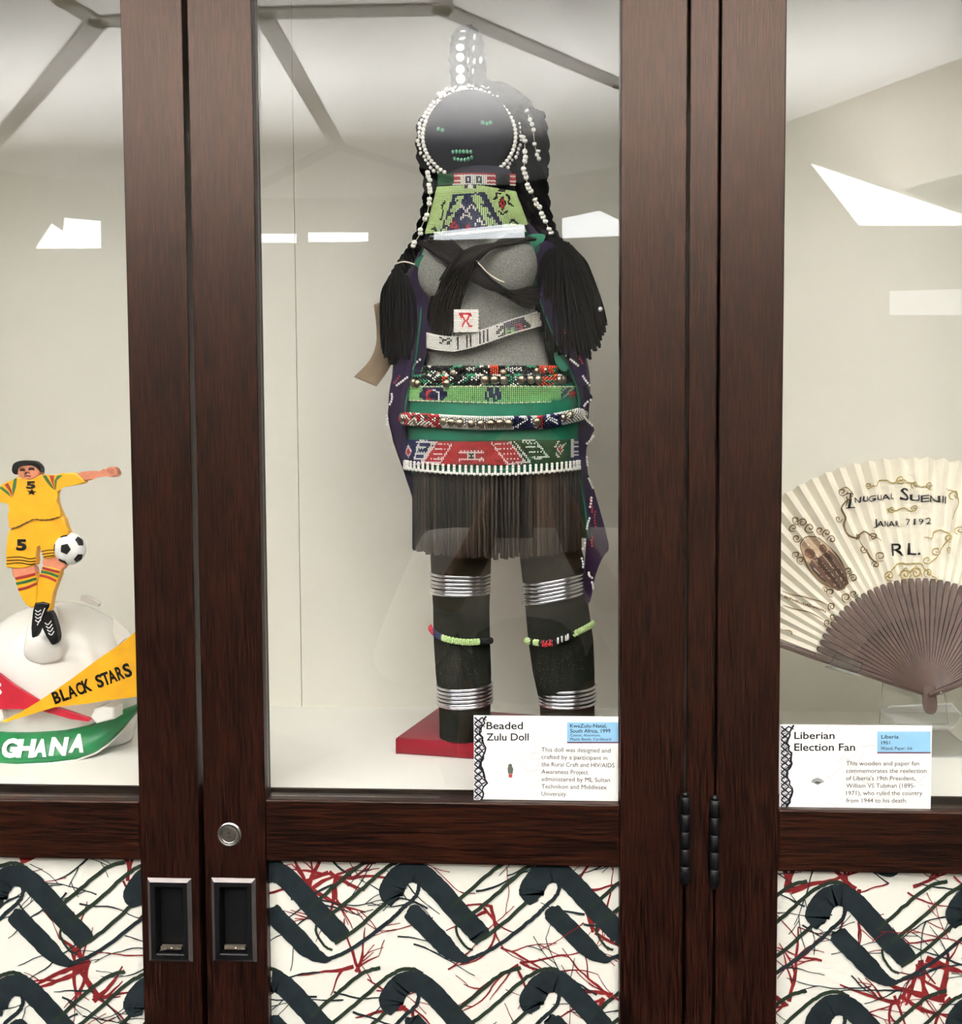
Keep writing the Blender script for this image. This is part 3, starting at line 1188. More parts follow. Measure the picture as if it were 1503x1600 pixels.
def bead_roll(name, cx, rx, ry, yf, rpx, col, a0=-1.9, a1=1.9, pitch=3.4, label=None, cy=None):
    """Rope wrapped in beads round the waist; yf(px) is its photographed centre line."""
    cyw = YD if cy is None else cy
    B = Beads()
    pm = pitch * S
    path = []
    for k, a in enumerate(arc_angles(rx * S, ry * S, a0, a1, pm)):
        px = cx + rx * math.sin(a)
        nx, ny = math.sin(a), -math.cos(a)
        x = DX(cx) + rx * S * math.sin(a)
        y = cyw - ry * S * math.cos(a)
        z = W(px, yf(px), y).z
        path.append(Vector((x, y, z)))
        m = 9
        for j in range(m):
            b = -1.75 + 3.5 * j / (m - 1) + (0.19 if k % 2 else 0)
            p = Vector((x + nx * rpx * S * math.cos(b), y + ny * rpx * S * math.cos(b), z + rpx * S * math.sin(b)))
            q = proj(p)
            B.add(p, pm * 0.485, col(q[0], q[1], j, k))
    o = B.build(name, doll, label)
    bm = bmesh.new()
    tube(bm, path, rpx * S * 0.93, 10)
    mesh_obj('rope_core', bm, YARN, o, True)
    return o


# ---- torso
def sec(py, xl, xr, ryk, ycy=0.0, n=40):
    cx = (xl + xr) / 2
    rx = (xr - xl) / 2
    return ell(DX(cx, py), YD + ycy, DZ(py, cx), rx * S, ryk * S, n)


bm = bmesh.new()
loft(bm, [sec(640, 640, 898, 74), sec(600, 655, 882, 68), sec(570, 667, 858, 62), sec(530, 667, 848, 58), sec(490, 664, 842, 57), sec(450, 657, 838, 57), sec(410, 652, 834, 56), sec(385, 662, 828, 52), sec(368, 690, 808, 46), sec(340, 702, 800, 44)], 40)
torso = mesh_obj('torso', bm, KNIT_GREY, doll, True, 'grey ribbed knit torso')
for (x, y, r) in ((688, 428, 36), (790, 415, 50)):
    bm = bmesh.new()
    sphere_bm(bm, W(x, y, YD - 42 * S), r * S, 24, 16, (0.95, 0.62, 1.05))
    mesh_obj('bust', bm, KNIT_GREY, torso, True)
# ---- neck and head
bm = bmesh.new()
loft(bm, [sec(350, 700, 802, 44), sec(300, 694, 806, 50), sec(282, 697, 804, 46), sec(272, 700, 800, 40)], 32)
mesh_obj('neck', bm, FACE_CLOTH, doll, True)
HC = W(734, 213, YD - 6 * S)
bm = bmesh.new()
sphere_bm(bm, HC, 1.0, 40, 24, (70 * S, 52 * S, 67 * S))
head = mesh_obj('head', bm, FACE_CLOTH, doll, True, 'round charcoal cloth face')


def face_pt(px, py, lift=0.0):
    d = ray(px, py)
    o = CAM - HC
    ax = Vector((70 * S, 52 * S, 67 * S))
    o2 = Vector((o.x / ax.x, o.y / ax.y, o.z / ax.z))
    d2 = Vector((d.x / ax.x, d.y / ax.y, d.z / ax.z))
    A, Bq, C = d2.dot(d2), 2 * o2.dot(d2), o2.dot(o2) - 1
    disc = Bq * Bq - 4 * A * C
    t = (-Bq - math.sqrt(max(disc, 0))) / (2 * A)
    return CAM + d * (t - lift)


bead_me = {}


def big_bead(name, p, r, col, parent, sc3=(1, 1, 1), rot=None, kind='round'):
    key = (col if isinstance(col, str) else col.name, kind)
    if key not in bead_me:
        b2 = bmesh.new()
        if kind == 'round':
            bmesh.ops.create_uvsphere(b2, u_segments=10, v_segments=6, radius=1.0)
        elif kind == 'ring':
            pr = [(0.45, -.5), (0.85, -.55), (1.0, 0), (0.85, .55), (0.45, .5)]
            secs = [[Vector((r_ * math.cos(j * pi / 5), r_ * math.sin(j * pi / 5), z_)) for j in range(10)] for r_, z_ in pr]
            loft(b2, secs, 10, 0, False, True)
        me = bpy.data.meshes.new(name)
        b2.to_mesh(me)
        b2.free()
        me.materials.append(BEAD[col] if isinstance(col, str) else col)
        for q in me.polygons:
            q.use_smooth = True
        bead_me[key] = me
    o = bpy.data.objects.new(name, bead_me[key])
    link(o, parent)
    o.location = p
    o.scale = (r * sc3[0], r * sc3[1], r * sc3[2])
    if rot:
        o.rotation_euler = rot
    return o


for ex, ey, n in ((688, 202.5, 2), (760, 192.5, 3)):
    for k in range(n):
        x, y = ex + (k - (n - 1) / 2) * 6.2, ey + (1.5 if k % 2 else -1) * 0.8
        big_bead('eye_bead', face_pt(x, y, 0.001), 2.9 * S, 'jade', head, (1, 1, 1), (1.2, 0.2, 0), 'ring')
for k in range(6):
    big_bead('mouth_bead', face_pt(707.5 + k * 5.6, 237.5 - (0.6 if 0 < k < 5 else 0), 0.0008), 2.75 * S, 'jade', head, (0.9, 1, 1.1))
for k in range(6):
    big_bead('mouth_bead', face_pt(710 + k * 5.4, 245.5 + (2.5, 4, 4.6, 4.4, 3, 0.6)[k], 0.0008), 2.75 * S, 'jade', head, (0.9, 1, 1.1))

# ---- hair cap
bm = bmesh.new()
sphere_bm(bm, W(752, 226, YD + 30 * S), 1.0, 64, 40, (99 * S, 62 * S, 96 * S))
rr = random.Random(4)
from mathutils import noise as mnoise
for v in bm.verts:
    nrm = (v.co - HC).normalized()
    v.co += nrm * (mnoise.noise(v.co * 260) * 3.0 * S + abs(mnoise.noise(v.co * 90)) * 4 * S)
    if v.co.z < DZ(285):
        v.co.z = DZ(285) - (DZ(285) - v.co.z) * 0.6
hair = mesh_obj('hair', bm, YARN, doll, True, 'black yarn hair')

# ---- white bead rings round the face
def ring_pt(a, kx, ky, y):
    return W(733 + kx * math.cos(a), 213 - ky * math.sin(a), y)


N1 = 54
for k in range(N1):
    a = math.radians(-58 + 296 * k / (N1 - 1))
    big_bead('face_bead', ring_pt(a, 72.5, 66.5, YD - 22 * S), 3.35 * S, 'white', doll, (1.0, 1.0, 1.0))
for k in range(56):
    a = math.radians(-52 + 284 * k / 55)
    wob = rr.uniform(-1.5, 2.5)
    top = 1.0 if 20 < math.degrees(a) < 95 else 0
    big_bead('face_bead', ring_pt(a, 78.5 + wob, 72.0 + wob, YD - 16 * S), 3.3 * S, 'white', doll, (1, 1, 1), (rr.uniform(-.6, .6), rr.uniform(-.6, .6), 0))
for k in range(26):
    a = math.radians(5 + 118 * k / 25)
    wob = rr.uniform(-2, 3)
    big_bead('lace_bead', ring_pt(a, 85 + wob, 77 + wob, YD - 10 * S), 3.7 * S, 'white', doll, (1, 1, 1), (rr.uniform(0.4, 1.4), rr.uniform(-.6, .6), 0), 'ring')

# ---- upright hair crest with discs
bm = bmesh.new()
for (dx, w) in ((0, 1.0),):
    pts = catmull([W(719, 156, YD), W(717, 120, YD), W(716, 86, YD), W(719, 62, YD), W(729, 54, YD + 4 * S), W(740, 62, YD + 8 * S), W(745, 90, YD + 8 * S), W(746, 120, YD + 6 * S), W(744, 156, YD)], 8)
    rad = [(13.5 + 1.2 * mnoise.noise(p * 400)) * S for p in pts]
    tube(bm, pts, rad, 18)
for v in bm.verts:
    v.co += Vector((mnoise.noise(v.co * 700), mnoise.noise(v.co * 700 + Vector((9, 0, 0))), mnoise.noise(v.co * 700 + Vector((0, 9, 0))))) * 2.2 * S
crest = mesh_obj('crest', bm, YARN, doll, True, 'upright black hair crest')
DISC = mat('pearl_disc', 'd9d9d2', 0.35, var=0.15, vscale=300)
for k, (x, y, r, rx_) in enumerate(((722.6, 49, 5.5, .9), (720.8, 59, 6.5, .6), (718.8, 74, 7, .2), (718.8, 89.5, 7, 0), (719, 108.5, 7.2, 0), (719.6, 123.7, 7.6, 0), (721, 141, 6.5, 0))):
    big_bead('crest_disc', W(x, y, YD - 13.5 * S + rx_ * 4 * S), r * S, DISC, crest, (1, 0.35, 1 - rx_ * .25), (-rx_, 0, 0))
for x, y, sx, sy in ((741, 58, .35, .9), (740, 76, .35, .9), (731, 95, .35, .9), (741, 96, .4, .9), (751, 94, .45, .9), (739, 112, .3, .9), (745, 129, .4, .9)):
    big_bead('crest_disc', W(x, y, YD - 7 * S), 6 * S, DISC, crest, (sx, 0.4, sy), (0, 0.15, 0))

# ---- braids, strands of paired beads, tassels
def braid(pts, r, parent=doll, name='braid'):
    bm2 = bmesh.new()
    p = catmull(pts, 14)
    for s in range(3):
        q, rd = [], []
        for i, c_ in enumerate(p):
            ph = i * 0.33 + s * 2 * pi / 3
            q.append(c_ + Vector((math.cos(ph) * r * .55, math.sin(ph) * r * .45, math.sin(2 * ph) * r * .2)))
            rd.append(r * (0.66 + 0.12 * mnoise.noise(c_ * 500)))
        tube(bm2, q, rd, 8)
    return mesh_obj(name, bm2, YARN, parent, True)


def at(lst, Y):
    return [W(x, y, Y) for x, y in lst]


YH = YD - 8 * S
braid(at([(838, 180), (845, 230), (843, 280), (848, 330), (858, 365), (872, 385)], YH), 12 * S)
braid(at([(818, 170), (828, 220), (829, 270), (836, 320), (850, 360), (862, 380)], YH - 6 * S), 11 * S)
braid(at([(806, 255), (815, 300), (828, 340), (845, 372)], YH + 4 * S), 12 * S)
braid(at([(662, 190), (661, 240), (672, 285), (668, 330), (655, 375), (640, 402)], YH), 10 * S)
braid(at([(676, 262), (684, 300), (673, 345), (664, 380), (650, 398)], YH + 5 * S), 10 * S)
braid(at([(655, 385), (640, 400), (628, 418), (620, 432)], YH - 4 * S), 10 * S)
strands = [
    [(817, 214), (820, 220), (820, 237), (821, 246), (820, 252), (818, 264), (820, 271), (822, 277), (824, 289), (826, 294), (829.5, 299), (836, 312), (838, 319), (843, 324), (846, 334), (848.5, 339), (852, 346), (858, 358), (861, 364)],
    [(823, 173), (828, 187), (831, 194), (833.5, 203), (835, 225), (839, 242), (842, 248), (841, 236)],
    [(668, 270), (669, 276), (671.5, 281), (670, 289), (671.5, 295), (672, 300), (671, 311), (670.5, 318), (667, 336), (664, 342), (656.5, 359), (657, 365), (647.5, 379), (645.5, 384)],
]
for st, (dy, rb) in zip(strands, ((-20, 4.2), (-18, 3.4), (-20, 4.1))):
    bm = bmesh.new()
    tube(bm, at(st, YH + dy * S + 2 * S), 0.5 * S, 5)
    thr = mesh_obj('bead_strand', bm, BEAD['cream'], doll, True)
    for x, y in st:
        big_bead('strand_bead', W(x, y, YH + dy * S), rb * S, 'white', thr, (1, 1, 1), (rr.uniform(.2, 1.2), rr.uniform(-.5, .5), 0), 'ring')


def tassel(root, tips, n, Y, spread, wid, label):
    """Bundle of yarn ends: root px, tips list of px that fan out, real depth round Y."""
    bm2 = bmesh.new()
    for k in range(n):
        t = k / (n - 1)
        i = t * (len(tips) - 1)
        j = min(int(i), len(tips) - 2)
        tx = tips[j][0] + (tips[j + 1][0] - tips[j][0]) * (i - j) + rr.uniform(-4, 4)
        ty = tips[j][1] + (tips[j + 1][1] - tips[j][1]) * (i - j) + rr.uniform(-12, 10)
        y_ = Y + rr.uniform(-1, 1) * spread
        rx_, ry_ = root[0] + (t - .5) * wid, root[1] + abs(t - .5) ** 2 * 4 * 14 + rr.uniform(-2, 2)
        bul = math.sin(t * pi)
        pts = [W(rx_, ry_, Y + (y_ - Y) * .3), W(rx_ * .72 + tx * .28 + (t - .5) * 16, ry_ * .72 + ty * .28 - 6, y_), W(rx_ * .3 + tx * .7 + (t - .5) * 10 + rr.uniform(-2, 2), ry_ * .3 + ty * .7, y_ + rr.uniform(-3, 3) * S), W(tx, ty, y_ + rr.uniform(-3, 3) * S)]
        tube(bm2, catmull(pts, 4), rr.uniform(2.0, 2.9) * S, 6)
    return mesh_obj('tassel', bm2, YARN, doll, True, label)


tassel((878, 378), [(838, 470), (850, 520), (868, 545), (890, 556), (915, 556), (930, 548), (943, 520), (944, 500)], 120, YD - 26 * S, 20 * S, 36, 'black yarn tassel with ragged end')
tassel((622, 424), [(600, 545), (606, 556), (618, 566), (630, 560), (640, 560), (645, 545)], 80, YD - 26 * S, 17 * S, 30, 'black yarn tassel tied with white thread')
bm = bmesh.new()
tube(bm, catmull(at([(618, 412), (632, 409), (648, 413)], YD - 42 * S), 6), 1.0 * S, 6)
mesh_obj('tassel_thread', bm, BEAD['cream'], doll, True)
big_bead('tassel_bead', W(938, 483, YD - 48 * S), 3.4 * S, 'white', doll)

# ---- cloak: purple sheet with green lining, open at the front
def cloak_section(py, xl_front, xl_out, xr_out, xr_front, dep, n=36):
    """Open curve from the front edge at the viewer's left, round the back, to the other front edge."""
    cx = (xl_out + xr_out) / 2
    rx = (xr_out - xl_out) / 2
    a0 = math.asin(max(-1, min(1, (xl_front - cx) / rx)))
    a1 = math.asin(max(-1, min(1, (xr_front - cx) / rx)))
    pts = []
    A0, A1 = -a0, 2 * pi - a1                        # going left, back, right
    for i in range(n + 1):
        a = A0 + (A1 - A0) * i / n
        wv = 1 + 0.018 * math.sin(i * 1.3 + py * 0.05)
        pts.append(Vector((DX(cx, py) - rx * S * wv * math.sin(a), YD + 10 * S - dep * S * wv * math.cos(a) * (1 if math.cos(a) < 0 else 0.9), DZ(py, cx))))
    return pts


CS = [(352, 690, 664, 838, 812, 50), (385, 664, 646, 868, 832, 60), (420, 658, 636, 890, 832, 66), (460, 660, 628, 900, 836, 72), (500, 662, 622, 906, 848, 78), (540, 658, 616, 912, 868, 82), (575, 652, 612, 919, 885, 86),
      (610, 640, 608, 920, 900, 90), (645, 636, 605, 922, 906, 92), (690, 634, 612, 912, 902, 88), (730, 640, 628, 912, 900, 84), (770, 660, 640, 924, 912, 80), (815, 690, 655, 938, 917, 76), (846, 720, 670, 946, 917, 70)]
for nm, m_, k_, lb in (('cloak', PURPLE, 1.0, 'dark purple cloak'), ('cloak_lining', GREEN, 0.975, 'green cloak lining')):
    bm = bmesh.new()
    rows_ = []
    for (py, a, b, c_, d_, dep) in CS:
        cx = (b + c_) / 2
        ps = cloak_section(py, a, b, c_, d_, dep)
        if k_ != 1.0:
            o_ = Vector((DX(cx, py), YD + 10 * S, 0))
            ps = [Vector((o_.x + (p.x - o_.x) * k_, o_.y + (p.y - o_.y) * k_, p.z)) for p in ps]
        rows_.append([bm.verts.new(p) for p in ps])
    for a, b in zip(rows_, rows_[1:]):
        for i in range(len(a) - 1):
            bm.faces.new((a[i], a[i + 1], b[i + 1], b[i]))
    bmesh.ops.recalc_face_normals(bm, faces=bm.faces)
    ck = mesh_obj(nm, bm, m_, doll, True, lb)
    so = ck.modifiers.new('thickness', 'SOLIDIFY')
    so.thickness = 0.0012
    so.offset = 0
    sb = ck.modifiers.new('smooth', 'SUBSURF')
    sb.levels = 1
    sb.render_levels = 1
    if nm == 'cloak':
        cloak = ck
# lapels: purple folds lying beside the chest, green shown inside
for nm, m_, P in (('cloak_lapel', PURPLE, [(836, 384), (862, 378), (884, 420), (905, 500), (917, 575), (913, 605), (898, 590), (878, 545), (862, 515), (846, 488), (838, 450), (833, 415)]),
                  ('cloak_lapel', PURPLE, [(660, 438), (668, 470), (676, 490), (668, 540), (655, 590), (640, 620), (634, 690), (628, 720), (608, 650), (610, 600), (622, 560), (630, 500), (640, 440), (650, 412)]),
                  ('cloak_facing', GREEN, [(824, 368), (852, 366), (846, 382), (838, 400), (831, 412), (829, 390)]),
                  ('cloak_facing', GREEN, [(650, 406), (662, 398), (656, 420), (660, 440), (648, 424)]),
                  ('cloak_facing', GREEN, [(866, 545), (874, 556), (888, 575), (880, 580), (868, 568)]),
                  ('cloak_hem', PURPLE, [(905, 590), (918, 610), (926, 622), (914, 640), (920, 660), (929, 672), (918, 690), (916, 730), (928, 765), (951, 850), (944, 865), (930, 900), (922, 940), (912, 938), (914, 880), (917, 800), (906, 730), (903, 660)]),
                  ('cloak_hem', PURPLE, [(606, 640), (616, 622), (636, 640), (640, 700), (646, 770), (640, 764), (626, 722), (610, 672)])):
    o = plate(nm, P, YD - (34 if nm != 'cloak_hem' else 22) * S, 0.003, m_, cloak, 0.001, 3)
# white and red stitched bead runs on the cloak edge
edgeW = [[(833, 457), (838, 463)], [(848, 481), (856, 496)], [(866, 520), (877, 534)], [(885, 556), (903, 571)], [(911, 588), (921, 602)], [(923, 625), (913, 634)], [(914, 652), (925, 664)], [(927, 682), (917, 693)],
         [(917, 715), (918, 727)], [(920, 748), (926, 762)], [(924, 778), (922, 792)], [(921, 810), (917, 826)], [(914, 844), (911, 858)], [(909, 873), (911, 886)], [(920, 895), (925, 903)], [(925, 910), (927, 920)],
         [(656, 562), (644, 576)], [(636, 590), (620, 602)], [(612, 616), (609, 632)], [(604, 650), (604, 664)]]
edgeR = [[(841, 444), (853, 457)], [(858, 470), (868, 488)], [(877, 508), (886, 524)], [(899, 550), (910, 568)], [(922, 780), (925, 800)], [(930, 800), (931, 822)], [(926, 840), (925, 853)], [(616, 598), (624, 588)]]
for runs, cl in ((edgeW, 'white'), (edgeR, 'red')):
    for (a, b) in runs:
        B = Beads()
        n = max(3, int(math.hypot(b[0] - a[0], b[1] - a[1]) / 3.7))
        bow = rr.uniform(-2, 2)
        for i in range(n + 1):
            t = i / n
            B.add(W(a[0] + (b[0] - a[0]) * t + bow * math.sin(t * pi), a[1] + (b[1] - a[1]) * t, YD - 37 * S - (0.4 * S)), (2.05 if cl == 'white' else 1.6) * S, cl)
        B.build('bead_stitch', cloak)

# ---- green hip wrap
bm = bmesh.new()
loft(bm, [sec(738, 640, 902, 78), sec(730, 637, 904, 79), sec(700, 633, 906, 80), sec(660, 631, 906, 80), sec(630, 632, 902, 78), sec(600, 640, 894, 74)], 48)
for v in bm.verts:
    v.co += Vector((0, 0, 1)) * 0.4 * S * math.sin(v.co.x * 500) + (v.co - Vector((DX(768), YD, v.co.z))).normalized() * S * 1.2 * mnoise.noise(Vector((v.co.x * 60, v.co.z * 160, 0)))
wrap = mesh_obj('hip_wrap', bm, GREEN, doll, True, 'green satin hip wrap')

# ---- collar and neck band
def collar_col(px, py, r, k):
    x, y = (px - 640) * 6.83, (py - 250) * 6.83
    y += (x - 640) * 0.00
    if r <= 1:
        return 'white' if abs(x - 645) < 22 else ('black' if abs(x - 650) < 60 else ('black' if abs(x - 985) < 35 else 'lime'))
    if line_d(x, y, [(435, 722), (470, 655), (515, 718), (435, 722)]) < 12:
        return 'red'
    if line_d(x, y, [(695, 692), (740, 630), (785, 690)]) < 12:
        return 'white'
    if abs(x - 630) < 24 and y > 695:
        return 'red'
    if line_d(x, y, [(520, 525), (548, 475), (605, 545), (655, 475), (700, 525)]) < 10 or line_d(x, y, [(538, 632), (605, 535), (662, 622)]) < 10 or line_d(x, y, [(575, 612), (605, 580), (640, 608)]) < 8:
        return 'cream'
    blue = inpoly(x, y, [(462, 372), (800, 342), (1005, 720), (320, 790)])
    ls = inpoly(x, y, [(500, 392), (585, 380), (425, 700), (380, 770), (330, 770)])
    rs = inpoly(x, y, [(645, 372), (738, 362), (945, 700), (835, 715)])
    if ls:
        u = (y * 0.9 + x * 0.1) % 110
        return 'navy' if (u < 34 and x < 520 - (y - 390) * 0.42 + 10) else 'lime'
    if rs:
        u = (y + 10) % 118
        return 'navy' if (u < 36 and x > 705 + (y - 372) * 0.52) else 'lime'
    if blue:
        return 'navy'
    d = abs(x - 990) / 34 + abs(y - 465) / 66
    if d < 0.32:
        return 'black'
    if d < 0.95:
        return 'red'
    if d < 1.3:
        return 'black'
    if min(line_d(x, y, [(895, 420), (935, 395), (930, 355), (970, 355)]), line_d(x, y, [(1095, 490), (1050, 460), (1065, 400), (1030, 365)]), line_d(x, y, [(950, 545), (990, 580), (1040, 550)])) < 10:
        return 'black'
    if line_d(x, y, [(1060, 685), (1100, 635), (1150, 685)]) < 11:
        return 'black'
    if line_d(x, y, [(235, 745), (265, 720), (280, 750)]) < 10 or line_d(x, y, [(330, 640), (360, 560), (345, 480), (375, 450)]) < 9:
        return 'black'
    return 'lime'


bead_band('beaded_collar', 747, 70, 62, lambda x: 290 + abs(x - 740) * 0.06 + max(0, x - 760) * 0.10, lambda x: 365 - (x - 672) * 0.10, 26, collar_col, -2.2, 2.2, 2.9, 0.26, YD - 4 * S, 'lime beaded collar with navy and red motifs', BEAD['black'])


def neck_col(px, py, r, k):
    x, y = (px - 640) * 6.83, (py - 250) * 6.83
    if x < 465 or (925 < x < 1070):
        return 'dkgreen' if x < 465 else 'black'
    if r in (0, 6):
        return 'red' if r == 0 else 'white'
    if abs(x - 625) < 36 and 1 < r < 6:
        return 'white' if abs(x - 625) < 10 and 2 < r < 5 else 'navy'
    if abs(x - 742) < 36 and 1 < r < 6:
        return 'white' if abs(x - 742) < 10 and 2 < r < 5 else 'dkgreen'
    if (x < 540 or x > 830) and r % 3 != 1:
        return 'red'
    return 'white'


bead_band('neck_band', 748, 60, 52, lambda x: 271 + abs(x - 745) * 0.04, lambda x: 287 + abs(x - 745) * 0.04, 7, neck_col, -2.0, 2.0, 2.7, 0.0, YD - 4 * S, 'red and white beaded neck band', BEAD['black'])
# white picot edge under the collar
B = Beads()
for k in range(46):
    a = -1.35 + 2.7 * k / 45
    px = 745 + 74 * math.sin(a)
    y_ = YD - 4 * S - 70 * S * math.cos(a)
    B.add(W(px, 369 - (px - 672) * 0.09, y_), 2.2 * S, 'white')
B.build('collar_picot', doll)

# ---- chest hair straps (animal hair)
def hair_bundle(curves, n, name, wid):
    bm2 = bmesh.new()
    for k in range(n):
        t = rr.random()
        a, b = curves
        pts = []
        off = rr.uniform(-3, 3)
        for (x1, y1, d1), (x2, y2, d2) in zip(a, b):
            pts.append(W(x1 + (x2 - x1) * t + off + rr.uniform(-2, 2), y1 + (y2 - y1) * t + rr.uniform(-2, 2), YD - (d1 + (d2 - d1) * t + rr.uniform(0, 5)) * S))
        pts[-1] += Vector((rr.uniform(-8, 8), 0, rr.uniform(-26, 6))) * S
        q = catmull(pts, 5)
        tube(bm2, q, [wid * S * (1 - 0.6 * i / len(q)) for i in range(len(q))], 4)
    return mesh_obj(name, bm2, FUR, doll, True, 'dark brown animal hair strap')


hair_bundle(([(655, 378, 50), (680, 396, 66), (706, 416, 70), (735, 436, 74), (770, 452, 68), (825, 458, 64)], [(700, 372, 58), (716, 388, 70), (735, 404, 76), (770, 440, 80), (800, 458, 78), (838, 452, 62)]), 420, 'hair_strap', 0.9)
hair_bundle(([(835, 374, 52), (790, 380, 74), (745, 386, 78), (712, 405, 78), (688, 440, 58), (672, 480, 36), (668, 518, 22)], [(800, 366, 56), (770, 384, 76), (748, 402, 84), (735, 430, 80), (722, 465, 64), (714, 490, 56), (706, 508, 48)]), 520, 'hair_strap', 0.9)
bm = bmesh.new()
tube(bm, catmull(at([(744, 407), (752, 416), (764, 428), (778, 437), (788, 441)], YD - 88 * S), 6), 0.9 * S, 6)
mesh_obj('pale_bristle', bm, BEAD['cream'], doll, True)

# ---- square patch with red ribbon
B = Beads()
for i in range(14):
    for j in range(13):
        px, py = 710 + i * 2.75 + (1.3 if j % 2 else 0), 485 + j * 2.75
        x, y = (px - 640) * 5.78, (py - 350) * 5.78
        c_ = 'white'
        if line_d(x, y, [(458, 818), (552, 818), (468, 928)]) < 9 or line_d(x, y, [(458, 818), (548, 925)]) < 9:
            c_ = 'red'
        B.add(W(px, py, YD - (76 + 3 * math.cos((px - 728) / 20)) * S), 1.55 * S, c_)
pt = B.build('ribbon_patch', doll, 'white beaded patch with red ribbon')
plate('patch_backing', [(709, 484), (747, 484), (747, 519), (709, 519)], YD - 75.5 * S, 0.0015, BEAD['white'], pt)


def chest_col(px, py, r, k):
    x, y = (px - 640) * 5.78, (py - 350) * 5.78
    if r in (0, 8):
        return 'white'
    if 265 < x < 385:
        return 'black' if ((int(x / 30) + int((y - 990) / 24)) % 2 == 0 and abs(y - (1040)) < 50) else 'white'
    if 385 < x < 780:
        return 'black' if (int(x / 13) % 3 == 0 and x > 400) else 'white'
    if 780 < x < 850:
        return 'black' if (x + y) % 70 < 42 else 'white'
    if 850 < x < 1030:
        if line_d(x, y, [(880, 945), (880, 1005), (930, 995), (930, 940)]) < 9 or line_d(x, y, [(880, 970), (930, 965)]) < 7:
            return 'green'
        if line_d(x, y, [(955, 920), (1005, 905), (1008, 965), (955, 985)]) < 9:
            return 'red'
        return 'navy' if rr.random() < .5 else 'black'
    if 1030 < x < 1090:
        return 'black' if line_d(x, y, [(1040, 880), (1080, 930), (1040, 945)]) < 16 else 'white'
    return 'white' if (k % 3 or x < 300) else 'cream'


def chest_top(px):
    t = (px - 665) / 190
    return 517 + 12 * math.sin(min(1, max(0, t / .75)) * pi) * (1 - t) - 38 * max(0, t - .25) ** 1.25 * 1.35 + 2


bead_band('chest_band', 758, 97, 75, chest_top, lambda px: chest_top(px) + 22, 9, chest_col, -1.75, 1.75, 2.8, 0.0, YD, 'white beaded band slung across the chest', BEAD['white'])

# ---- waist ropes with studs
def rope_col(px, py, j, k):
    x, y = (px - 620) * 5.01, (py - 560) * 5.01
    h = mnoise.noise(Vector((int(x / 34) * 3.1, int(y / 24) * 5.7, 2)))
    if (735 < x < 790 and y < 125) or (1110 < x < 1260 and h > -0.1) or (355 < x < 400 and y > 140):
        return 'orange'
    if h > 0.18:
        return 'white'
    if h < -0.25:
        return 'teal'
    return 'black'


bead_roll('waist_rope', 762, 104, 66, lambda x: 581, 8.5, rope_col, -1.9, 1.9, 3.0, 'black bead rope with metal studs')
bead_roll('waist_rope', 763, 121, 72, lambda x: 596, 9.5, rope_col, -1.9, 1.9, 3.0, 'black bead rope with metal studs')


def roll3_col(px, py, j, k):
    x, y = (px - 620) * 5.01, (py - 560) * 5.01
    h = mnoise.noise(Vector((int(x / 30) * 3.1, int(y / 26) * 5.7, 7)))
    if x < 350:
        return 'red' if h > -0.02 else ('white' if h > -.25 else 'dkgreen')
    if 915 < x < 1290:
        return 'navy' if h > -0.05 else ('white' if h > -.3 else ('red' if 1095 < x < 1150 else 'white'))
    return 'white'


def roll3_y(x):
    t = (x - 768) / 140
    return 661 - 8 * max(0, -t) ** 1.5 - (2 * t if t > 0 else 0) - 15 * max(0, t - .55) ** 1.1 * 2.0


bead_roll('hip_rope', 767, 141, 84, roll3_y, 9.0, roll3_col, -1.75, 1.75, 3.1, 'white bead rope with metal studs')


def stud(px, py, cx, rx, ry, r=6.6):
    a = math.asin(max(-1, min(1, (px - cx) / rx)))
    y_ = YD - ry * S * math.cos(a)
    big_bead('stud', W(px, py, y_), r * S, BRASS, doll, (0.55 + 0.45 * math.cos(a), 0.75, 1))


for x, y in ((200, 125), (228, 130), (330, 125), (375, 120), (440, 115), (835, 110), (1095, 98), (1165, 95)):
    stud(620 + x / 5.01, 560 + y / 5.01, 762, 112, 75, 5.6)
for x, y in ((130, 185), (160, 192), (390, 192), (690, 162), (765, 162), (835, 162), (975, 160), (1050, 160), (1107, 160), (1275, 165), (1302, 165)):
    stud(620 + x / 5.01, 560 + y / 5.01 + 1, 763, 138, 82, 7.0)
for x, y in ((40, 460), (150, 488), (365, 492), (425, 500), (490, 505), (580, 510), (657, 513), (735, 510), (805, 504), (875, 507), (1098, 495), (1305, 467), (1360, 445)):
    stud(620 + x / 5.01, 560 + y / 5.01, 767, 150, 94, 6.8)


def lime_col(px, py, r, k):
    x, y = (px - 620) * 5.01, (py - 560) * 5.01
    if r in (0, 8):
        return 'cream' if k % 3 else 'green'
    if 180 < x < 400:
        if line_d(x, y, [(265, 255), (235, 260), (235, 312), (265, 320)]) < 11:
            return 'red'
        if line_d(x, y, [(290, 250), (325, 262), (325, 320)]) < 9:
            return 'white'
        return 'navy' if 205 < x < 370 or abs(y - 285) < 22 else 'green'
    if 683 < x < 815:
        return 'green' if ((int((x - 683) / 22) + int((y - 240) / 22) * 2) % 5 in (0, 3)) else 'navy'
    if x > 1290:
        return 'red' if x > 1345 and abs(y - 285) < 25 else ('navy' if (x + y) % 60 < 42 else 'green')
    return 'green'


bead_band('lime_belt', 765, 134, 79, lambda x: 604 + abs(x - 765) * .004, lambda x: 630 - abs(x - 790) * .03, 9, lime_col, -1.8, 1.8, 3.0, 0.0, YD, 'lime green beaded belt', BEAD['black'])


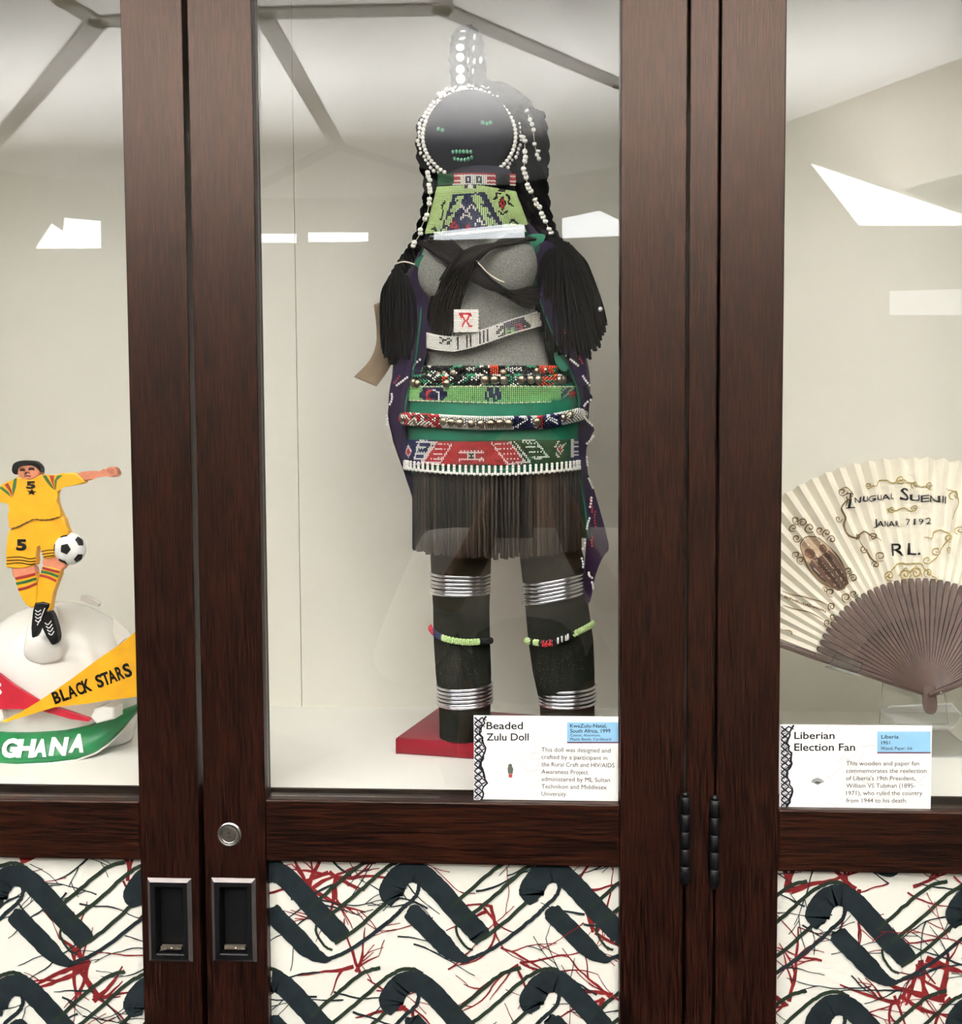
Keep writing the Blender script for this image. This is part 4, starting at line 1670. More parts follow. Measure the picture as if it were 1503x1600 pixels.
def hip_col(px, py, r, k):
    x, y = (px - 620) * 5.01, (py - 560) * 5.01
    W_ = lambda *pts: line_d(x, y, list(pts)) < 7.5
    if W_((308, 655), (205, 815), (335, 825), (428, 670)) or W_((283, 655), (192, 812)) or W_((745, 665), (865, 826), (1045, 810), (918, 650)) or W_((885, 655), (1008, 815)):
        return 'white'
    if W_((285, 655), (180, 645), (138, 790)):
        return 'white'
    if W_((990, 645), (1080, 640), (1185, 772), (1075, 785)):
        return 'white'
    if 150 < x < 250 and x < 300 - (y - 640) * .6:
        return 'white' if (y - 650) % 42 < 15 and x < 235 - (y - 650) * .2 else 'navy'
    if inpoly(x, y, [(308, 650), (890, 650), (1015, 830), (195, 830)]):
        if inpoly(x, y, [(330, 655), (420, 655), (340, 830), (230, 830)]) or inpoly(x, y, [(760, 655), (880, 655), (1000, 830), (870, 830)]):
            return 'white' if ((y - 665) % 37 < 15 and (x + k * 0) % 26 < 19) else 'red'
        if W_((490, 732), (680, 732)) or W_((490, 795), (680, 795)):
            return 'white'
        if 490 < x < 680 and 735 < y < 790:
            if abs(x - 583) < 12 + abs(y - 763) * .7:
                return 'dkgreen'
            if abs(x - 583) < 26 + abs(y - 763) * .8 or (abs(y - 763) > 14 and (x % 36) < 18):
                return 'white'
        return 'red'
    if x < 300:
        d = abs(x - 92) / 24 + abs(y - 730) / 46
        return 'white' if 0.7 < d < 1.15 else ('red' if d < .7 else 'navy')
    if inpoly(x, y, [(960, 650), (1075, 645), (1180, 780), (1075, 790)]):
        return 'white' if ((y - 655) % 36 < 13 and (x % 28) < 20) else 'dkgreen'
    d = abs(x - 1278) / 32 + abs(y - 712) / 50
    if d < 0.55:
        return 'red'
    if 0.55 <= d < .85 or min(line_d(x, y, [(1240, 690), (1268, 650)]), line_d(x, y, [(1245, 745), (1270, 775)]), line_d(x, y, [(1300, 690), (1318, 670)])) < 7:
        return 'white'
    if x > 1365:
        return 'white' if ((y - 650) % 34 < 14 or x < 1385) and y < 770 else 'navy'
    return 'dkgreen'


bead_band('hip_belt', 768, 138, 83, lambda x: 689 - abs(x - 740) * .01, lambda x: 726 - abs(x - 740) * .012, 15, hip_col, -1.8, 1.8, 2.55, 0.0, YD, 'red white and navy patterned bead belt', BEAD['dkgreen'])
# white comb edging
B = Beads()
n = 0
for k, a in enumerate(arc_angles(138 * S, 83 * S, -1.7, 1.7, 4.4 * S)):
    px = 769 + 137 * math.sin(a)
    x = DX(769) + 137 * S * math.sin(a)
    y_ = YD - 85 * S * math.copysign(abs(math.cos(a)) ** 0.72, math.cos(a))
    up_ = 3.5 * abs(math.sin(a)) ** 2
    yb = 741.5 - 10 * abs((px - 770) / 137) ** 2
    z0_ = W(px, yb, y_).z
    B.add(Vector((x, y_, z0_ + (0 if k % 2 else 1.4 * S))), 2.6 * S, 'white')
    if k % 2 == 0:
        for j in range(1, 4):
            B.add(Vector((x, y_, z0_ + j * 3.7 * S)), 2.5 * S, 'white')
B.build('comb_edging', doll, 'white comb shaped bead edging')

# ---- pleated skirt: one object for each strip
angs = arc_angles(132 * S, 78 * S, -2.0, 2.0, 6.6 * S)
strip_me = []
for v_ in range(5):
    b2 = bmesh.new()
    h = 132 * S
    w_ = 3.5 * S
    rows_ = []
    for i in range(8):
        t = i / 7
        wob = rr.uniform(-.5, .5) * S
        tw = rr.uniform(-.25, .25)
        dp = 4.2 * S * (0.8 + .4 * t)
        c_ = Vector((wob, 0, -h * t))
        rows_.append([b2.verts.new(c_ + Vector((-w_ * (1 + .1 * t), dp, 0))), b2.verts.new(c_ + Vector((-w_ * .35 + tw * S, -dp * .55, 0))), b2.verts.new(c_ + Vector((w_ * .35 + tw * S, -dp * .55, 0))), b2.verts.new(c_ + Vector((w_ * (1 + .1 * t), dp, 0)))])
    for a, b in zip(rows_, rows_[1:]):
        for i in range(4):
            b2.faces.new((a[i], a[(i + 1) % 4], b[(i + 1) % 4], b[i]))
    b2.faces.new(rows_[0])
    b2.faces.new(rows_[-1][::-1])
    bmesh.ops.recalc_face_normals(b2, faces=b2.faces)
    me = bpy.data.meshes.new('skirt_strip')
    b2.to_mesh(me)
    b2.free()
    strip_me.append(me)
skirt_meshes = {}
bm = bmesh.new()
loft(bm, [sec(858, 655, 898, 66), sec(800, 650, 900, 68), sec(735, 646, 902, 70)], 40)
skirt = mesh_obj('skirt', bm, LEATHER[2], doll, True, 'dark pleated leather skirt')
for k, a in enumerate(angs):
    key = (k % 5, rr.choice((0, 0, 1, 1, 2, 3)))
    if key not in skirt_meshes:
        me = strip_me[key[0]].copy()
        me.materials.append(LEATHER[key[1]])
        skirt_meshes[key] = me
    o = bpy.data.objects.new('skirt_strip', skirt_meshes[key])
    link(o, skirt)
    px = 775 + 130 * math.sin(a)
    ca_ = math.cos(a)
    y_ = YD - 75 * S * math.copysign(abs(ca_) ** 0.75, ca_)
    z_ = W(px, 736 - 10 * abs((px - 770) / 137) ** 2, y_).z
    o.location = (DX(775) + 129 * S * math.sin(a), y_, z_)
    o.rotation_euler = (rr.uniform(-.015, .015), rr.uniform(-.02, .02), a)
    o.scale = (1, 1, rr.uniform(0.965, 1.0))

# ---- legs, wire coils, garters
def leg(secs, y0, coils, name='leg'):
    bm2 = bmesh.new()
    loft(bm2, [ell(DX((a + b) / 2, py, y0), y0, max(W((a + b) / 2, py, y0).z, zb) if py < 1120 else zb, (b - a) / 2 * mpp(y0), (b - a) / 2 * mpp(y0) * .92, 32) for py, a, b in secs], 32)
    lg = mesh_obj(name, bm2, KNIT_DARK, doll, True, 'dark olive knit leg')
    for (cx, rx, ys, tilt) in coils:
        for i, yy in enumerate(ys):
            b3 = bmesh.new()
            pts = []
            jt = rr.uniform(-.02, .02)
            for j in range(40):
                a = 2 * pi * j / 40
                rr_ = rx * mpp(y0) * (1.0 + rr.uniform(-.004, .004))
                x = DX(cx, yy, y0) + rr_ * math.sin(a)
                pts.append(Vector((x, y0 - rr_ * .93 * math.cos(a), W(cx, yy, y0 - rr_).z + (math.sin(a) * (tilt + jt)) * rr_)))
            tube(b3, pts, 2.55 * S, 8, 0, True)
            mesh_obj('wire_coil', b3, ALU, lg, True)
    return lg


LEGL, LEGR = YD + 0.006, YD - 0.002
lgl = leg([(852, 674, 766), (870, 672, 768), (950, 676, 765), (1000, 677, 766), (1050, 680, 768), (1100, 685, 767), (1128, 686, 766)], LEGL,
          [(719, 46, (902, 908, 914, 920, 926, 931), -0.02), (726, 43, (1080, 1086, 1092, 1098, 1104, 1108), 0.06)])
lgr = leg([(852, 812, 906), (870, 812, 912), (930, 819, 917), (1000, 825, 927), (1050, 832, 929), (1100, 843, 929), (1128, 845, 929)], LEGR,
          [(866, 49, (909, 915, 921, 927, 933, 939), 0.2), (886, 44, (1083, 1090, 1096, 1102, 1108), 0.04)])


def garter(lg, y0, cx, rx, yf, col, label):
    B2 = Beads()
    for k, a in enumerate(arc_angles(rx * S, rx * S, -1.7, 1.7, 2.8 * S)):
        px = cx + rx * math.sin(a)
        for j in range(4):
            b = -1.1 + 2.2 * j / 3 + (.3 if k % 2 else 0)
            R_ = rx * mpp(y0) + 1.0 * S + 3.2 * S * math.cos(b)
            y_ = y0 - R_ * math.cos(a)
            z_ = W(px, yf(px), y0 - rx * mpp(y0) * math.cos(a)).z + 4.0 * S * math.sin(b)
            p = Vector((DX(cx, 1000, y0) + R_ * math.sin(a), y_, z_))
            q = proj(p)
            B2.add(p, 1.75 * S, col(q[0], q[1]))
    B2.build('bead_garter', lg, label)


garter(lgl, LEGL, 720, 46, lambda x: 979 + 26 * (1 - math.exp(-(x - 672) / 22.0)) - max(0, x - 735) * .12, lambda x, y: 'red' if x < 677 else ('navy' if x < 690 and y < 990 + (x - 672) * .6 else ('black' if x > 750 else ('lime' if rr.random() < .9 else 'green'))), 'lime beaded garter')
garter(lgr, LEGR, 874, 50, lambda x: 1001 + 6 * math.sin((x - 823) / 50 * 1.6) * (1 if x < 855 else .6) - max(0, x - 862) * .42, lambda x, y: 'lime' if (x < 828 or 833 < x < 842 or x > 896) else ('red' if 846 < x < 863 and (int(x) % 6 < 4 or y > 1004) else ('white' if 870 < x < 890 and int(x / 4) % 2 else 'black')), 'lime and black beaded garter')

# ---- paper tag
TAG = mat('buff_paper', '6e5d47', 0.8, var=0.08, vscale=60)
tg = thing('paper_tag', 'curled buff paper tag hanging beside the doll', 'tag', W(585, 590, YD - 6 * S))
bm = bmesh.new()
L_ = cat2([(584, 476), (588, 510), (587, 540), (576, 565), (553, 589)], 5)
R_ = cat2([(600, 470), (612, 505), (617, 540), (610, 572), (588, 604)], 5)
rows_ = []
n = len(L_)
for i in range(n):
    t = i / (n - 1)
    for_row = []
    for j in range(4):
        s_ = j / 3
        for_row.append(bm.verts.new(W(L_[i][0] + (R_[i][0] - L_[i][0]) * s_, L_[i][1] + (R_[i][1] - L_[i][1]) * s_, YD + (10 - 30 * t * t + 3 * math.sin(s_ * pi)) * S)))
    rows_.append(for_row)
for a, b in zip(rows_, rows_[1:]):
    for j in range(3):
        bm.faces.new((a[j], a[j + 1], b[j + 1], b[j]))
o = mesh_obj('tag_paper', bm, TAG, tg, True)
so = o.modifiers.new('thickness', 'SOLIDIFY')
so.thickness = 0.0006
bm = bmesh.new()
tube(bm, catmull([W(596, 474, YD + 9 * S), W(606, 450, YD + 4 * S), W(620, 428, YD - 8 * S)], 5), 0.6 * S, 5)
mesh_obj('string', bm, BEAD['cream'], tg, True)

# ================================================================== FOOTBALL FAN HELMET
HWHITE = mat('glossy_white_plastic', 'eceae4', 0.18, var=0.03, vscale=20, coat=0.3)
HGREEN = mat('green_enamel', '0f6a3a', 0.35, var=0.15, vscale=40)
HYEL = mat('yellow_enamel', 'd79d18', 0.35, var=0.10, vscale=60)
HRED = mat('red_enamel', 'a3182a', 0.35, var=0.1, vscale=60)
HSKIN = mat('painted_skin', 'c2785a', 0.45, var=0.18, vscale=120)
HBLK = mat('black_enamel', '0c0c0e', 0.4, spec=0.2, var=0.1)
YC = 0.165
S2 = mpp(YC)
helm = thing('fan_helmet', 'white football fan helmet with yellow footballer, pennants and green visor', 'helmet', WZ(80, 1165, zf))
HCX = 88
bm = bmesh.new()
secs = []
for py, a in ((1158, 122), (1140, 128), (1100, 134), (1065, 135)):
    secs.append(ell(W(HCX, py, YC).x, YC, max(W(HCX, py, YC).z, zf + 0.001), a * S2, a * .66 * S2, 56))
for k in range(1, 13):
    t = k / 13 * pi / 2
    py = 1065 - 125 * math.sin(t)
    secs.append(ell(W(HCX, py, YC).x, YC, W(HCX, py, YC).z, 135 * math.cos(t) * S2, 135 * .66 * math.cos(t) * S2, 56))
loft(bm, secs, 56)
shell = mesh_obj('shell', bm, HWHITE, helm, True, 'glossy white dome')
bm = bmesh.new()
pts = [W(70, 948, YC - 0.020), W(69, 965, YC - 0.038), W(68, 985, YC - 0.052), W(68, 1010, YC - 0.0585), W(68, 1036, YC - 0.054)]
pp = catmull(pts, 8)
secs = []
for i, p in enumerate(pp):
    t = i / (len(pp) - 1)
    w_ = (19 + 15 * t) * S2 * (1 if t < .8 else math.sqrt(max(.05, 1 - ((t - .8) / .2) ** 2)))
    secs.append([p + Vector((math.sin(2 * pi * j / 20) * w_, -math.cos(2 * pi * j / 20) * 5 * S2, 0)) for j in range(20)])
loft(bm, secs, 20)
mesh_obj('rib', bm, HWHITE, shell, True, 'raised central rib')
# cut flaps standing up from the shell
plate('cut_flap', [(124, 938), (126, 931), (136, 930), (156, 943), (153, 948)], YC - 0.005, 0.004, HWHITE, shell, 0.0006)
plate('cut_flap', [(176, 966), (196, 982), (214, 1002), (230, 1030), (214, 1012), (196, 996), (184, 1009), (176, 990)], YC - 0.02, 0.004, HWHITE, shell, 0.0006)
# ---- visor
YV0 = WZ(20, 1195, zf).y
VT = [(-150, 1108), (-60, 1135), (0, 1140.5), (50, 1140), (100, 1137), (140, 1129), (178, 1114), (215, 1100), (245, 1076)]
VB = [(-160, 1160), (-60, 1188), (0, 1194), (20, 1195), (80, 1192), (120, 1187), (150, 1176), (170, 1162), (190, 1143), (215, 1112), (245, 1084)]


def interp(L, x):
    for (x1, y1), (x2, y2) in zip(L, L[1:]):
        if x <= x2:
            return y1 + (y2 - y1) * max(0, (x - x1)) / (x2 - x1)
    return L[-1][1]


def vis_pt(px, py, off=0.0):
    t_, b_ = interp(VT, px), interp(VB, px)
    s_ = 0.5 if b_ - t_ < 1 else (py - t_) / (b_ - t_)
    k_ = ((px - 40) / 190) ** 2
    Yt, Yb = YV0 + 0.026 + 0.05 * k_, YV0 + 0.002 + 0.075 * k_
    return W(px, py, Yt + (Yb - Yt) * s_ - 0.006 * math.sin(max(0, min(1, s_)) * pi) - off)


bm = bmesh.new()
cols_ = []
for i in range(61):
    px = -150 + 395 * i / 60
    t_, b_ = interp(VT, px), interp(VB, px)
    cols_.append([bm.verts.new(vis_pt(px, t_ + (b_ - t_) * j / 6)) for j in range(7)])
for a, b in zip(cols_, cols_[1:]):
    for j in range(6):
        bm.faces.new((a[j], a[j + 1], b[j + 1], b[j]))
bmesh.ops.recalc_face_normals(bm, faces=bm.faces)
visor = mesh_obj('visor', bm, HGREEN, helm, True, 'green visor')
so = visor.modifiers.new('thickness', 'SOLIDIFY')
so.thickness = 0.0016
so.offset = -1
bm = bmesh.new()
tube(bm, [vis_pt(-150 + 395 * i / 60, interp(VB, -150 + 395 * i / 60) + 0.8) for i in range(61)], 0.0011, 8)
mesh_obj('visor_rim', bm, HWHITE, visor, True)
bm = bmesh.new()
for s_, x0, x1, y0, y1 in (('G', 3, 28, 1154, 1182), ('H', 27, 55, 1155, 1182), ('A', 53, 75, 1155, 1181), ('N', 78, 105, 1152, 1179), ('A', 108, 132, 1147, 1174)):
    text_fit(bm, s_, x0, x1, y0, y1, lambda x, y: vis_pt(x + (1168 - y) * 0.18, y, 0.0016), 0, 0.055, 0.0, 0, 4)
mesh_obj('lettering', bm, mat('white_enamel', 'f4f3f0', 0.4), visor, False, 'white brush lettering')
plate('bracket', [(141, 1120), (146, 1108), (160, 1104), (178, 1106), (178, 1124), (150, 1131)], YV0 + 0.012, 0.02, HWHITE, helm, 0.002)
plate('bracket', [(-30, 1122), (-12, 1108), (2, 1104), (3, 1122), (8, 1128), (-24, 1132)], YV0 + 0.012, 0.02, HWHITE, helm, 0.002)
# ---- pennants
YPN = YV0 + 0.006
pr_ = plate('pennant', [(-60, 1018), (0, 1054), (22, 1071), (60, 1095), (88, 1105), (138, 1122), (141, 1125), (138, 1128), (112, 1124), (66, 1111), (40, 1107), (0, 1108), (-60, 1102)], YPN + 0.005, 0.004, HRED, helm, 0.0006, label='red pennant')
py_ = plate('pennant', [(240, 966), (213, 986), (190, 1005), (150, 1032), (110, 1062), (60, 1096), (30, 1114), (4, 1126), (4, 1130), (8, 1129), (62, 1112), (86, 1104), (140, 1099), (170, 1094), (213, 1089), (240, 1086)], YPN, 0.004, HYEL, helm, 0.0006, label='yellow pennant')
bm = bmesh.new()
ca, sa = math.cos(math.radians(-20.5)), math.sin(math.radians(-20.5))


def tilt(x, y):
    return W(86 + (x * ca - y * sa), 1100 + (x * sa + y * ca), YPN - 0.0005)


for s_, x0, x1, h_ in (('B', 0, 11.5, 19), ('L', 13, 24, 19), ('A', 24, 38, 19), ('C', 39, 50, 19), ('K', 50, 63, 20), ('S', 72, 83, 20), ('T', 82, 94, 20), ('A', 92, 105, 20), ('R', 106, 117, 21), ('S', 118, 130, 21)):
    text_fit(bm, s_, x0, x1, -h_, 0, tilt, 0, 0.035)
mesh_obj('lettering', bm, HBLK, py_, False, 'black brush lettering')
bm = bmesh.new()
text_fit(bm, 'S', -14, 3, 1066, 1086, lambda x, y: W(x, y, YPN + 0.0045), 0, 0.03)
mesh_obj('lettering', bm, mat('white_enamel', 'f4f3f0'), pr_)

# ---- the footballer, cut and moulded from thick plastic
YPL = YPN + 0.003
TPL = 0.0075


def C5(L):
    return [(x * .153, 700 + y * .153) for x, y in L]


def pl(name, L, m, parent, dy=0.0, th=TPL, bv=0.0016, sm=3, label=None, conv=True):
    return plate(name, C5(L) if conv else L, YPL + dy, th, m, parent, bv, sm, None, label)


jer = pl('jersey', [(175, 292), (240, 320), (320, 315), (410, 272), (520, 275), (640, 272), (700, 250), (790, 265), (865, 350), (740, 382), (610, 405), (580, 440), (570, 500), (590, 600), (630, 690), (600, 712), (510, 730), (440, 735), (360, 725), (280, 760), (200, 795), (105, 828), (82, 800), (95, 700), (85, 580), (62, 545), (-40, 560), (-70, 480), (-40, 400), (60, 370)], HYEL, helm, 0, TPL, 0.0018, 2, 'yellow jersey')
pl('arm', [(-40, 410), (-160, 470), (-240, 540), (-260, 600), (-210, 610), (-120, 560), (-40, 545)], HSKIN, helm, 0.001)
arm = pl('arm', [(780, 268), (860, 240), (960, 234), (1050, 236), (1085, 205), (1130, 188), (1180, 205), (1205, 265), (1160, 298), (1075, 290), (960, 303), (865, 335)], HSKIN, helm, 0.001, TPL, 0.0018, 3, 'outstretched arm with clenched fist')
for q in ([(1105, 205), (1120, 228), (1150, 240)], [(1125, 195), (1145, 215), (1170, 226)], [(1095, 222), (1115, 248), (1160, 258)]):
    bm = bmesh.new()
    ribbon(bm, cat2(C5(q), 4), 0.9, lambda x, y: W(x, y, YPL + 0.0004), 0)
    mesh_obj('finger_line', bm, mat('dark_skin_line', '7a4030', 0.6), arm)
hd = pl('head', [(165, 250), (185, 190), (275, 165), (360, 185), (400, 215), (405, 265), (355, 300), (290, 325), (235, 310), (190, 290)], HSKIN, helm, -0.001, TPL + .001, 0.002, 3, 'painted face')
pl('hair', [(118, 225), (135, 160), (200, 132), (285, 126), (360, 140), (412, 195), (412, 250), (395, 225), (365, 190), (280, 172), (205, 185), (180, 215), (170, 270), (135, 262)], HBLK, hd, -0.0018, TPL, 0.001, 2)
bm = bmesh.new()
for q, w_ in (([(205, 232), (225, 222), (255, 232)], 2.4), ([(290, 222), (320, 214), (350, 222)], 2.4), ([(262, 240), (268, 262), (250, 268)], 1.2), ([(250, 290), (280, 285), (315, 288)], 1.4), ([(250, 262), (285, 246), (305, 262)], 1.0), ([(200, 212), (230, 205), (255, 214)], 1.2), ([(290, 205), (320, 198), (352, 205)], 1.2)):
    ribbon(bm, cat2(C5(q), 4), w_, lambda x, y: W(x, y, YPL - 0.0016), 0)
mesh_obj('face_paint', bm, HBLK, hd)
bm = bmesh.new()
fnj = lambda x, y: W(x, y, YPL - 0.0004)
text_fit(bm, '5', *[v for v in (267 * .153, 362 * .153, 700 + 340 * .153, 700 + 412 * .153)], fnj, 0, 0.05)
star = []
for k in range(10):
    r_ = 8.6 if k % 2 == 0 else 3.4
    a = -pi / 2 + k * pi / 5 + .1
    star.append((322 * .153 + r_ * math.cos(a), 700 + 452 * .153 + r_ * .66 * math.sin(a)))
c0 = bm.verts.new(fnj(322 * .153, 700 + 452 * .153))
sv = [bm.verts.new(fnj(*p)) for p in star]
for k in range(10):
    bm.faces.new((c0, sv[k], sv[(k + 1) % 10]))
mesh_obj('number', bm, HBLK, jer, False, 'black number and star')
DKR = mat('stripe_red', '8e2018', 0.45)
DKG = mat('stripe_green', '1f5a26', 0.45)
for q, m_ in (([(435, 282), (470, 280), (535, 390), (560, 430), (520, 400), (470, 340)], DKG), ([(505, 280), (550, 280), (545, 350), (566, 432), (530, 360)], DKR), ([(585, 280), (640, 278), (580, 330), (568, 430), (555, 340)], DKG),
              ([(140, 320), (170, 305), (160, 400), (132, 490), (125, 420)], DKG), ([(45, 375), (80, 355), (120, 440), (126, 500), (95, 440)], DKR), ([(-20, 400), (20, 395), (85, 450), (115, 505), (60, 460)], DKG)):
    pl('sleeve_stripe', q, m_, jer, -0.0004, 0.001, 0, 0)
sho = pl('shorts', [(105, 826), (200, 795), (360, 725), (510, 730), (632, 695), (665, 770), (690, 840), (700, 900), (560, 1110), (450, 1130), (425, 1060), (388, 955), (368, 1090), (360, 1195), (220, 1225), (68, 1222), (60, 1130), (72, 950), (90, 860)], HYEL, helm, 0.001, TPL, 0.002, 2, 'yellow shorts')
bm = bmesh.new()
text_fit(bm, '5', 165 * .153, 272 * .153, 700 + 932 * .153, 700 + 1040 * .153, lambda x, y: W(x, y, YPL + 0.0005), 0, 0.05)
mesh_obj('number', bm, HBLK, sho, False, 'black number')
for q in ([(66, 1120), (200, 1112), (300, 1132), (366, 1122)], [(66, 1150), (200, 1145), (300, 1160), (364, 1155)], [(66, 1185), (200, 1172), (300, 1190), (362, 1180)], [(418, 1060), (480, 1045), (560, 1040)], [(425, 1088), (480, 1078), (560, 1070)], [(436, 1118), (490, 1105), (555, 1098)]):
    bm = bmesh.new()
    ribbon(bm, cat2(C5(q), 5), 1.5, lambda x, y: W(x, y, YPL + 0.0006), 0)
    mesh_obj('hem_stripe', bm, HBLK, sho)
bm = bmesh.new()
ribbon(bm, cat2(C5([(110, 826), (190, 800), (260, 765), (350, 727), (430, 738), (520, 728), (600, 705)]), 5), [1 + (i % 3) * .5 for i in range(31)], lambda x, y: W(x, y, YPL - 0.0004), 0)
mesh_obj('waist_line', bm, mat('dark_brown_line', '4a2a10', 0.5), jer)
pl('leg', [(118, 1195), (230, 1222), (335, 1200), (362, 1290), (300, 1330), (150, 1345)], HSKIN, helm, 0.002)
pl('leg', [(440, 1125), (560, 1090), (668, 1170), (612, 1255), (520, 1240), (442, 1212)], HSKIN, helm, 0.002)
sk1 = pl('sock', [(23, 905), (40, 901), (55, 897), (58, 910), (57, 928), (56, 944), (50, 950), (40, 945), (30, 925)], HYEL, helm, 0.0005, TPL, 0.0014, 2, None, False)
sk2 = pl('sock', [(67, 885), (80, 888), (94, 891), (90, 907), (83, 926), (80, 942), (76, 958), (62, 956), (57, 940), (57, 925), (60, 905)], HYEL, helm, 0.0012, TPL, 0.0014, 2, None, False)
for sk, L in ((sk1, (([(24, 904), (38, 901), (55, 897)], DKR), ([(25, 912), (40, 909), (57, 904)], DKG), ([(28, 921), (42, 918), (58, 911)], DKR))), (sk2, (([(66, 887), (80, 891), (93, 894)], DKR), ([(64, 893), (78, 896), (91, 901)], DKG), ([(62, 899), (75, 902), (88, 908)], DKR)))):
    for q, m_ in L:
        bm = bmesh.new()
        ribbon(bm, cat2(q, 5), 4.2, lambda x, y: W(x, y, YPL + (0.0 if sk is sk1 else 0.0008)), 0)
        mesh_obj('sock_stripe', bm, m_, sk)
sh2 = pl('shoe', [(68, 959.5), (77.6, 955), (85, 970), (90, 991), (89, 1002), (83, 1008), (77.6, 1004), (68, 985), (65, 978)], HBLK, helm, 0.0002, TPL, 0.0012, 2, None, False)
sh1 = pl('shoe', [(54, 942.5), (76.5, 943.6), (70, 957), (64, 972), (57, 991), (51, 997), (48.5, 991), (50, 970)], HBLK, helm, -0.0008, TPL, 0.0012, 2, None, False)
bm = bmesh.new()
for k in range(4):
    ribbon(bm, cat2([(55, 953 + k * 5.2), (59, 956 + k * 5.2), (64, 953 + k * 5.2)], 3), 1.5, lambda x, y: W(x, y, YPL - 0.0013), 0)
ribbon(bm, [(70, 950), (63, 968), (58, 977)], 1.2, lambda x, y: W(x, y, YPL - 0.0013), 0)
mesh_obj('lace', bm, mat('white_enamel', 'f4f3f0'), sh1)
bm = bmesh.new()
for k in range(4):
    ribbon(bm, cat2([(70 + k * 1.8, 973 + k * 5.4), (75 + k * 1.8, 976 + k * 5.4), (80 + k * 1.5, 970 + k * 5.4)], 3), 1.5, lambda x, y: W(x, y, YPL - 0.0003), 0)
mesh_obj('lace', bm, mat('white_enamel', 'f4f3f0'), sh2)
# ball with twelve black patches
BC = W(109, 857, YPL + 0.006)
BR = 26.5 * mpp(YPL)
bm = bmesh.new()
sphere_bm(bm, BC, BR, 32, 20, (1, .55, 1))
ball = mesh_obj('ball', bm, mat('white_enamel', 'f4f3f0'), helm, True, 'black and white football')
phi = (1 + 5 ** .5) / 2
ico = [Vector(v).normalized() for v in ((0, 1, phi), (0, -1, phi), (0, 1, -phi), (0, -1, -phi), (1, phi, 0), (-1, phi, 0), (1, -phi, 0), (-1, -phi, 0), (phi, 0, 1), (-phi, 0, 1), (phi, 0, -1), (-phi, 0, -1))]
rot = Vector((0, 1, phi)).normalized().rotation_difference(Vector((0, -1, 0.02)).normalized()).to_matrix()
rz = Matrix.Rotation(0.4, 3, 'Y')
for v in ico:
    d = rz @ (rot @ v)
    if d.y > 0.3:
        continue
    t1 = d.orthogonal().normalized()
    nb = max((rz @ (rot @ q) for q in ico if q is not v), key=lambda q: q.dot(d))
    t1 = (nb - d * nb.dot(d)).normalized()
    t2 = d.cross(t1)
    b2 = bmesh.new()
    rings = []
    for rad in (0.0, 0.13, 0.26, 0.36):
        if rad == 0:
            rings.append([b2.verts.new(d * 1.012)])
        else:
            rings.append([b2.verts.new((d + (t1 * math.cos(k * pi / 10) + t2 * math.sin(k * pi / 10)) * rad * (math.cos(pi / 5) / math.cos(((k * 18 + 36) % 72 - 36) * pi / 180))).normalized() * 1.012) for k in range(20)])
    for k in range(20):
        b2.faces.new((rings[0][0], rings[1][k], rings[1][(k + 1) % 20]))
        for a, b in zip(rings[1:], rings[2:]):
            b2.faces.new((a[k], b[k], b[(k + 1) % 20], a[(k + 1) % 20]))
    for q in b2.verts:
        q.co = BC + Vector((q.co.x * BR, q.co.y * BR * .55, q.co.z * BR))
    mesh_obj('patch', b2, HBLK, ball, True)

# ================================================================== PAPER FAN ON ITS STAND
FP = W(1449, 1085, 0.105)
FT = math.radians(12)
FU = Vector((0, math.sin(FT), math.cos(FT)))
FN = Vector((0, -math.cos(FT), math.sin(FT)))
FR = Vector((1, 0, 0))
FS = mpp(0.12)
FA0, FA1, NP = 21.5, 160.5, 38
PITCH_A = (FA1 - FA0) / NP
fan = thing('folding_fan', 'open pleated paper fan with dark brown sticks on clear stand', 'fan', FP)
LEAF = mat('ivory_leaf_paper', 'e6e0d0', 0.7, var=0.05, vscale=40)
STICK = mat('brown_fan_wood', '47322a', 0.6, var=0.3, vscale=60, bump=0.15, bscale=300)
R_IN, R_OUT = 112.0, 367.0


def pleat(a, r):
    u = ((a - FA0) / PITCH_A) % 1.0
    tri = u / 0.62 if u < 0.62 else (1 - u) / 0.38
    return (tri - 0.5) * (0.0016 + 0.0062 * (r - R_IN) / (R_OUT - R_IN))


def fan_rt(r, a, off=0.0, flat=False):
    t = math.radians(a)
    p = FP + FR * (r * math.cos(t) * FS) + FU * (r * math.sin(t) * FS)
    return p + FN * ((0 if flat else pleat(a, r)) + off)


def fan_px(px, py, off=0.0012):
    d = ray(px, py)
    t = (FP - CAM).dot(FN) / d.dot(FN)
    q = CAM + d * t - FP
    x, y = q.dot(FR) / FS, q.dot(FU) / FS
    return fan_rt(math.hypot(x, y), math.degrees(math.atan2(y, x)), off)


bm = bmesh.new()
rings = []
nr = 6
for i in range(NP * 4 + 1):
    k, s_ = divmod(i, 4)
    a = FA0 + (k + (0, .31, .62, .81)[s_]) * PITCH_A
    a = min(a, FA1 - 1e-4)
    row = []
    for j in range(nr + 1):
        r = R_IN + (R_OUT + (1.5 if s_ == 2 else -1.0 if s_ == 0 else 0) - R_IN) * j / nr
        row.append(bm.verts.new(fan_rt(r, a)))
    rings.append(row)
for a, b in zip(rings, rings[1:]):
    for j in range(nr):
        bm.faces.new((a[j], a[j + 1], b[j + 1], b[j]))
leaf = mesh_obj('leaf', bm, LEAF, fan, False, 'pleated ivory paper leaf with printed scrolls')
so = leaf.modifiers.new('thickness', 'SOLIDIFY')
so.thickness = 0.0004
so.offset = 0
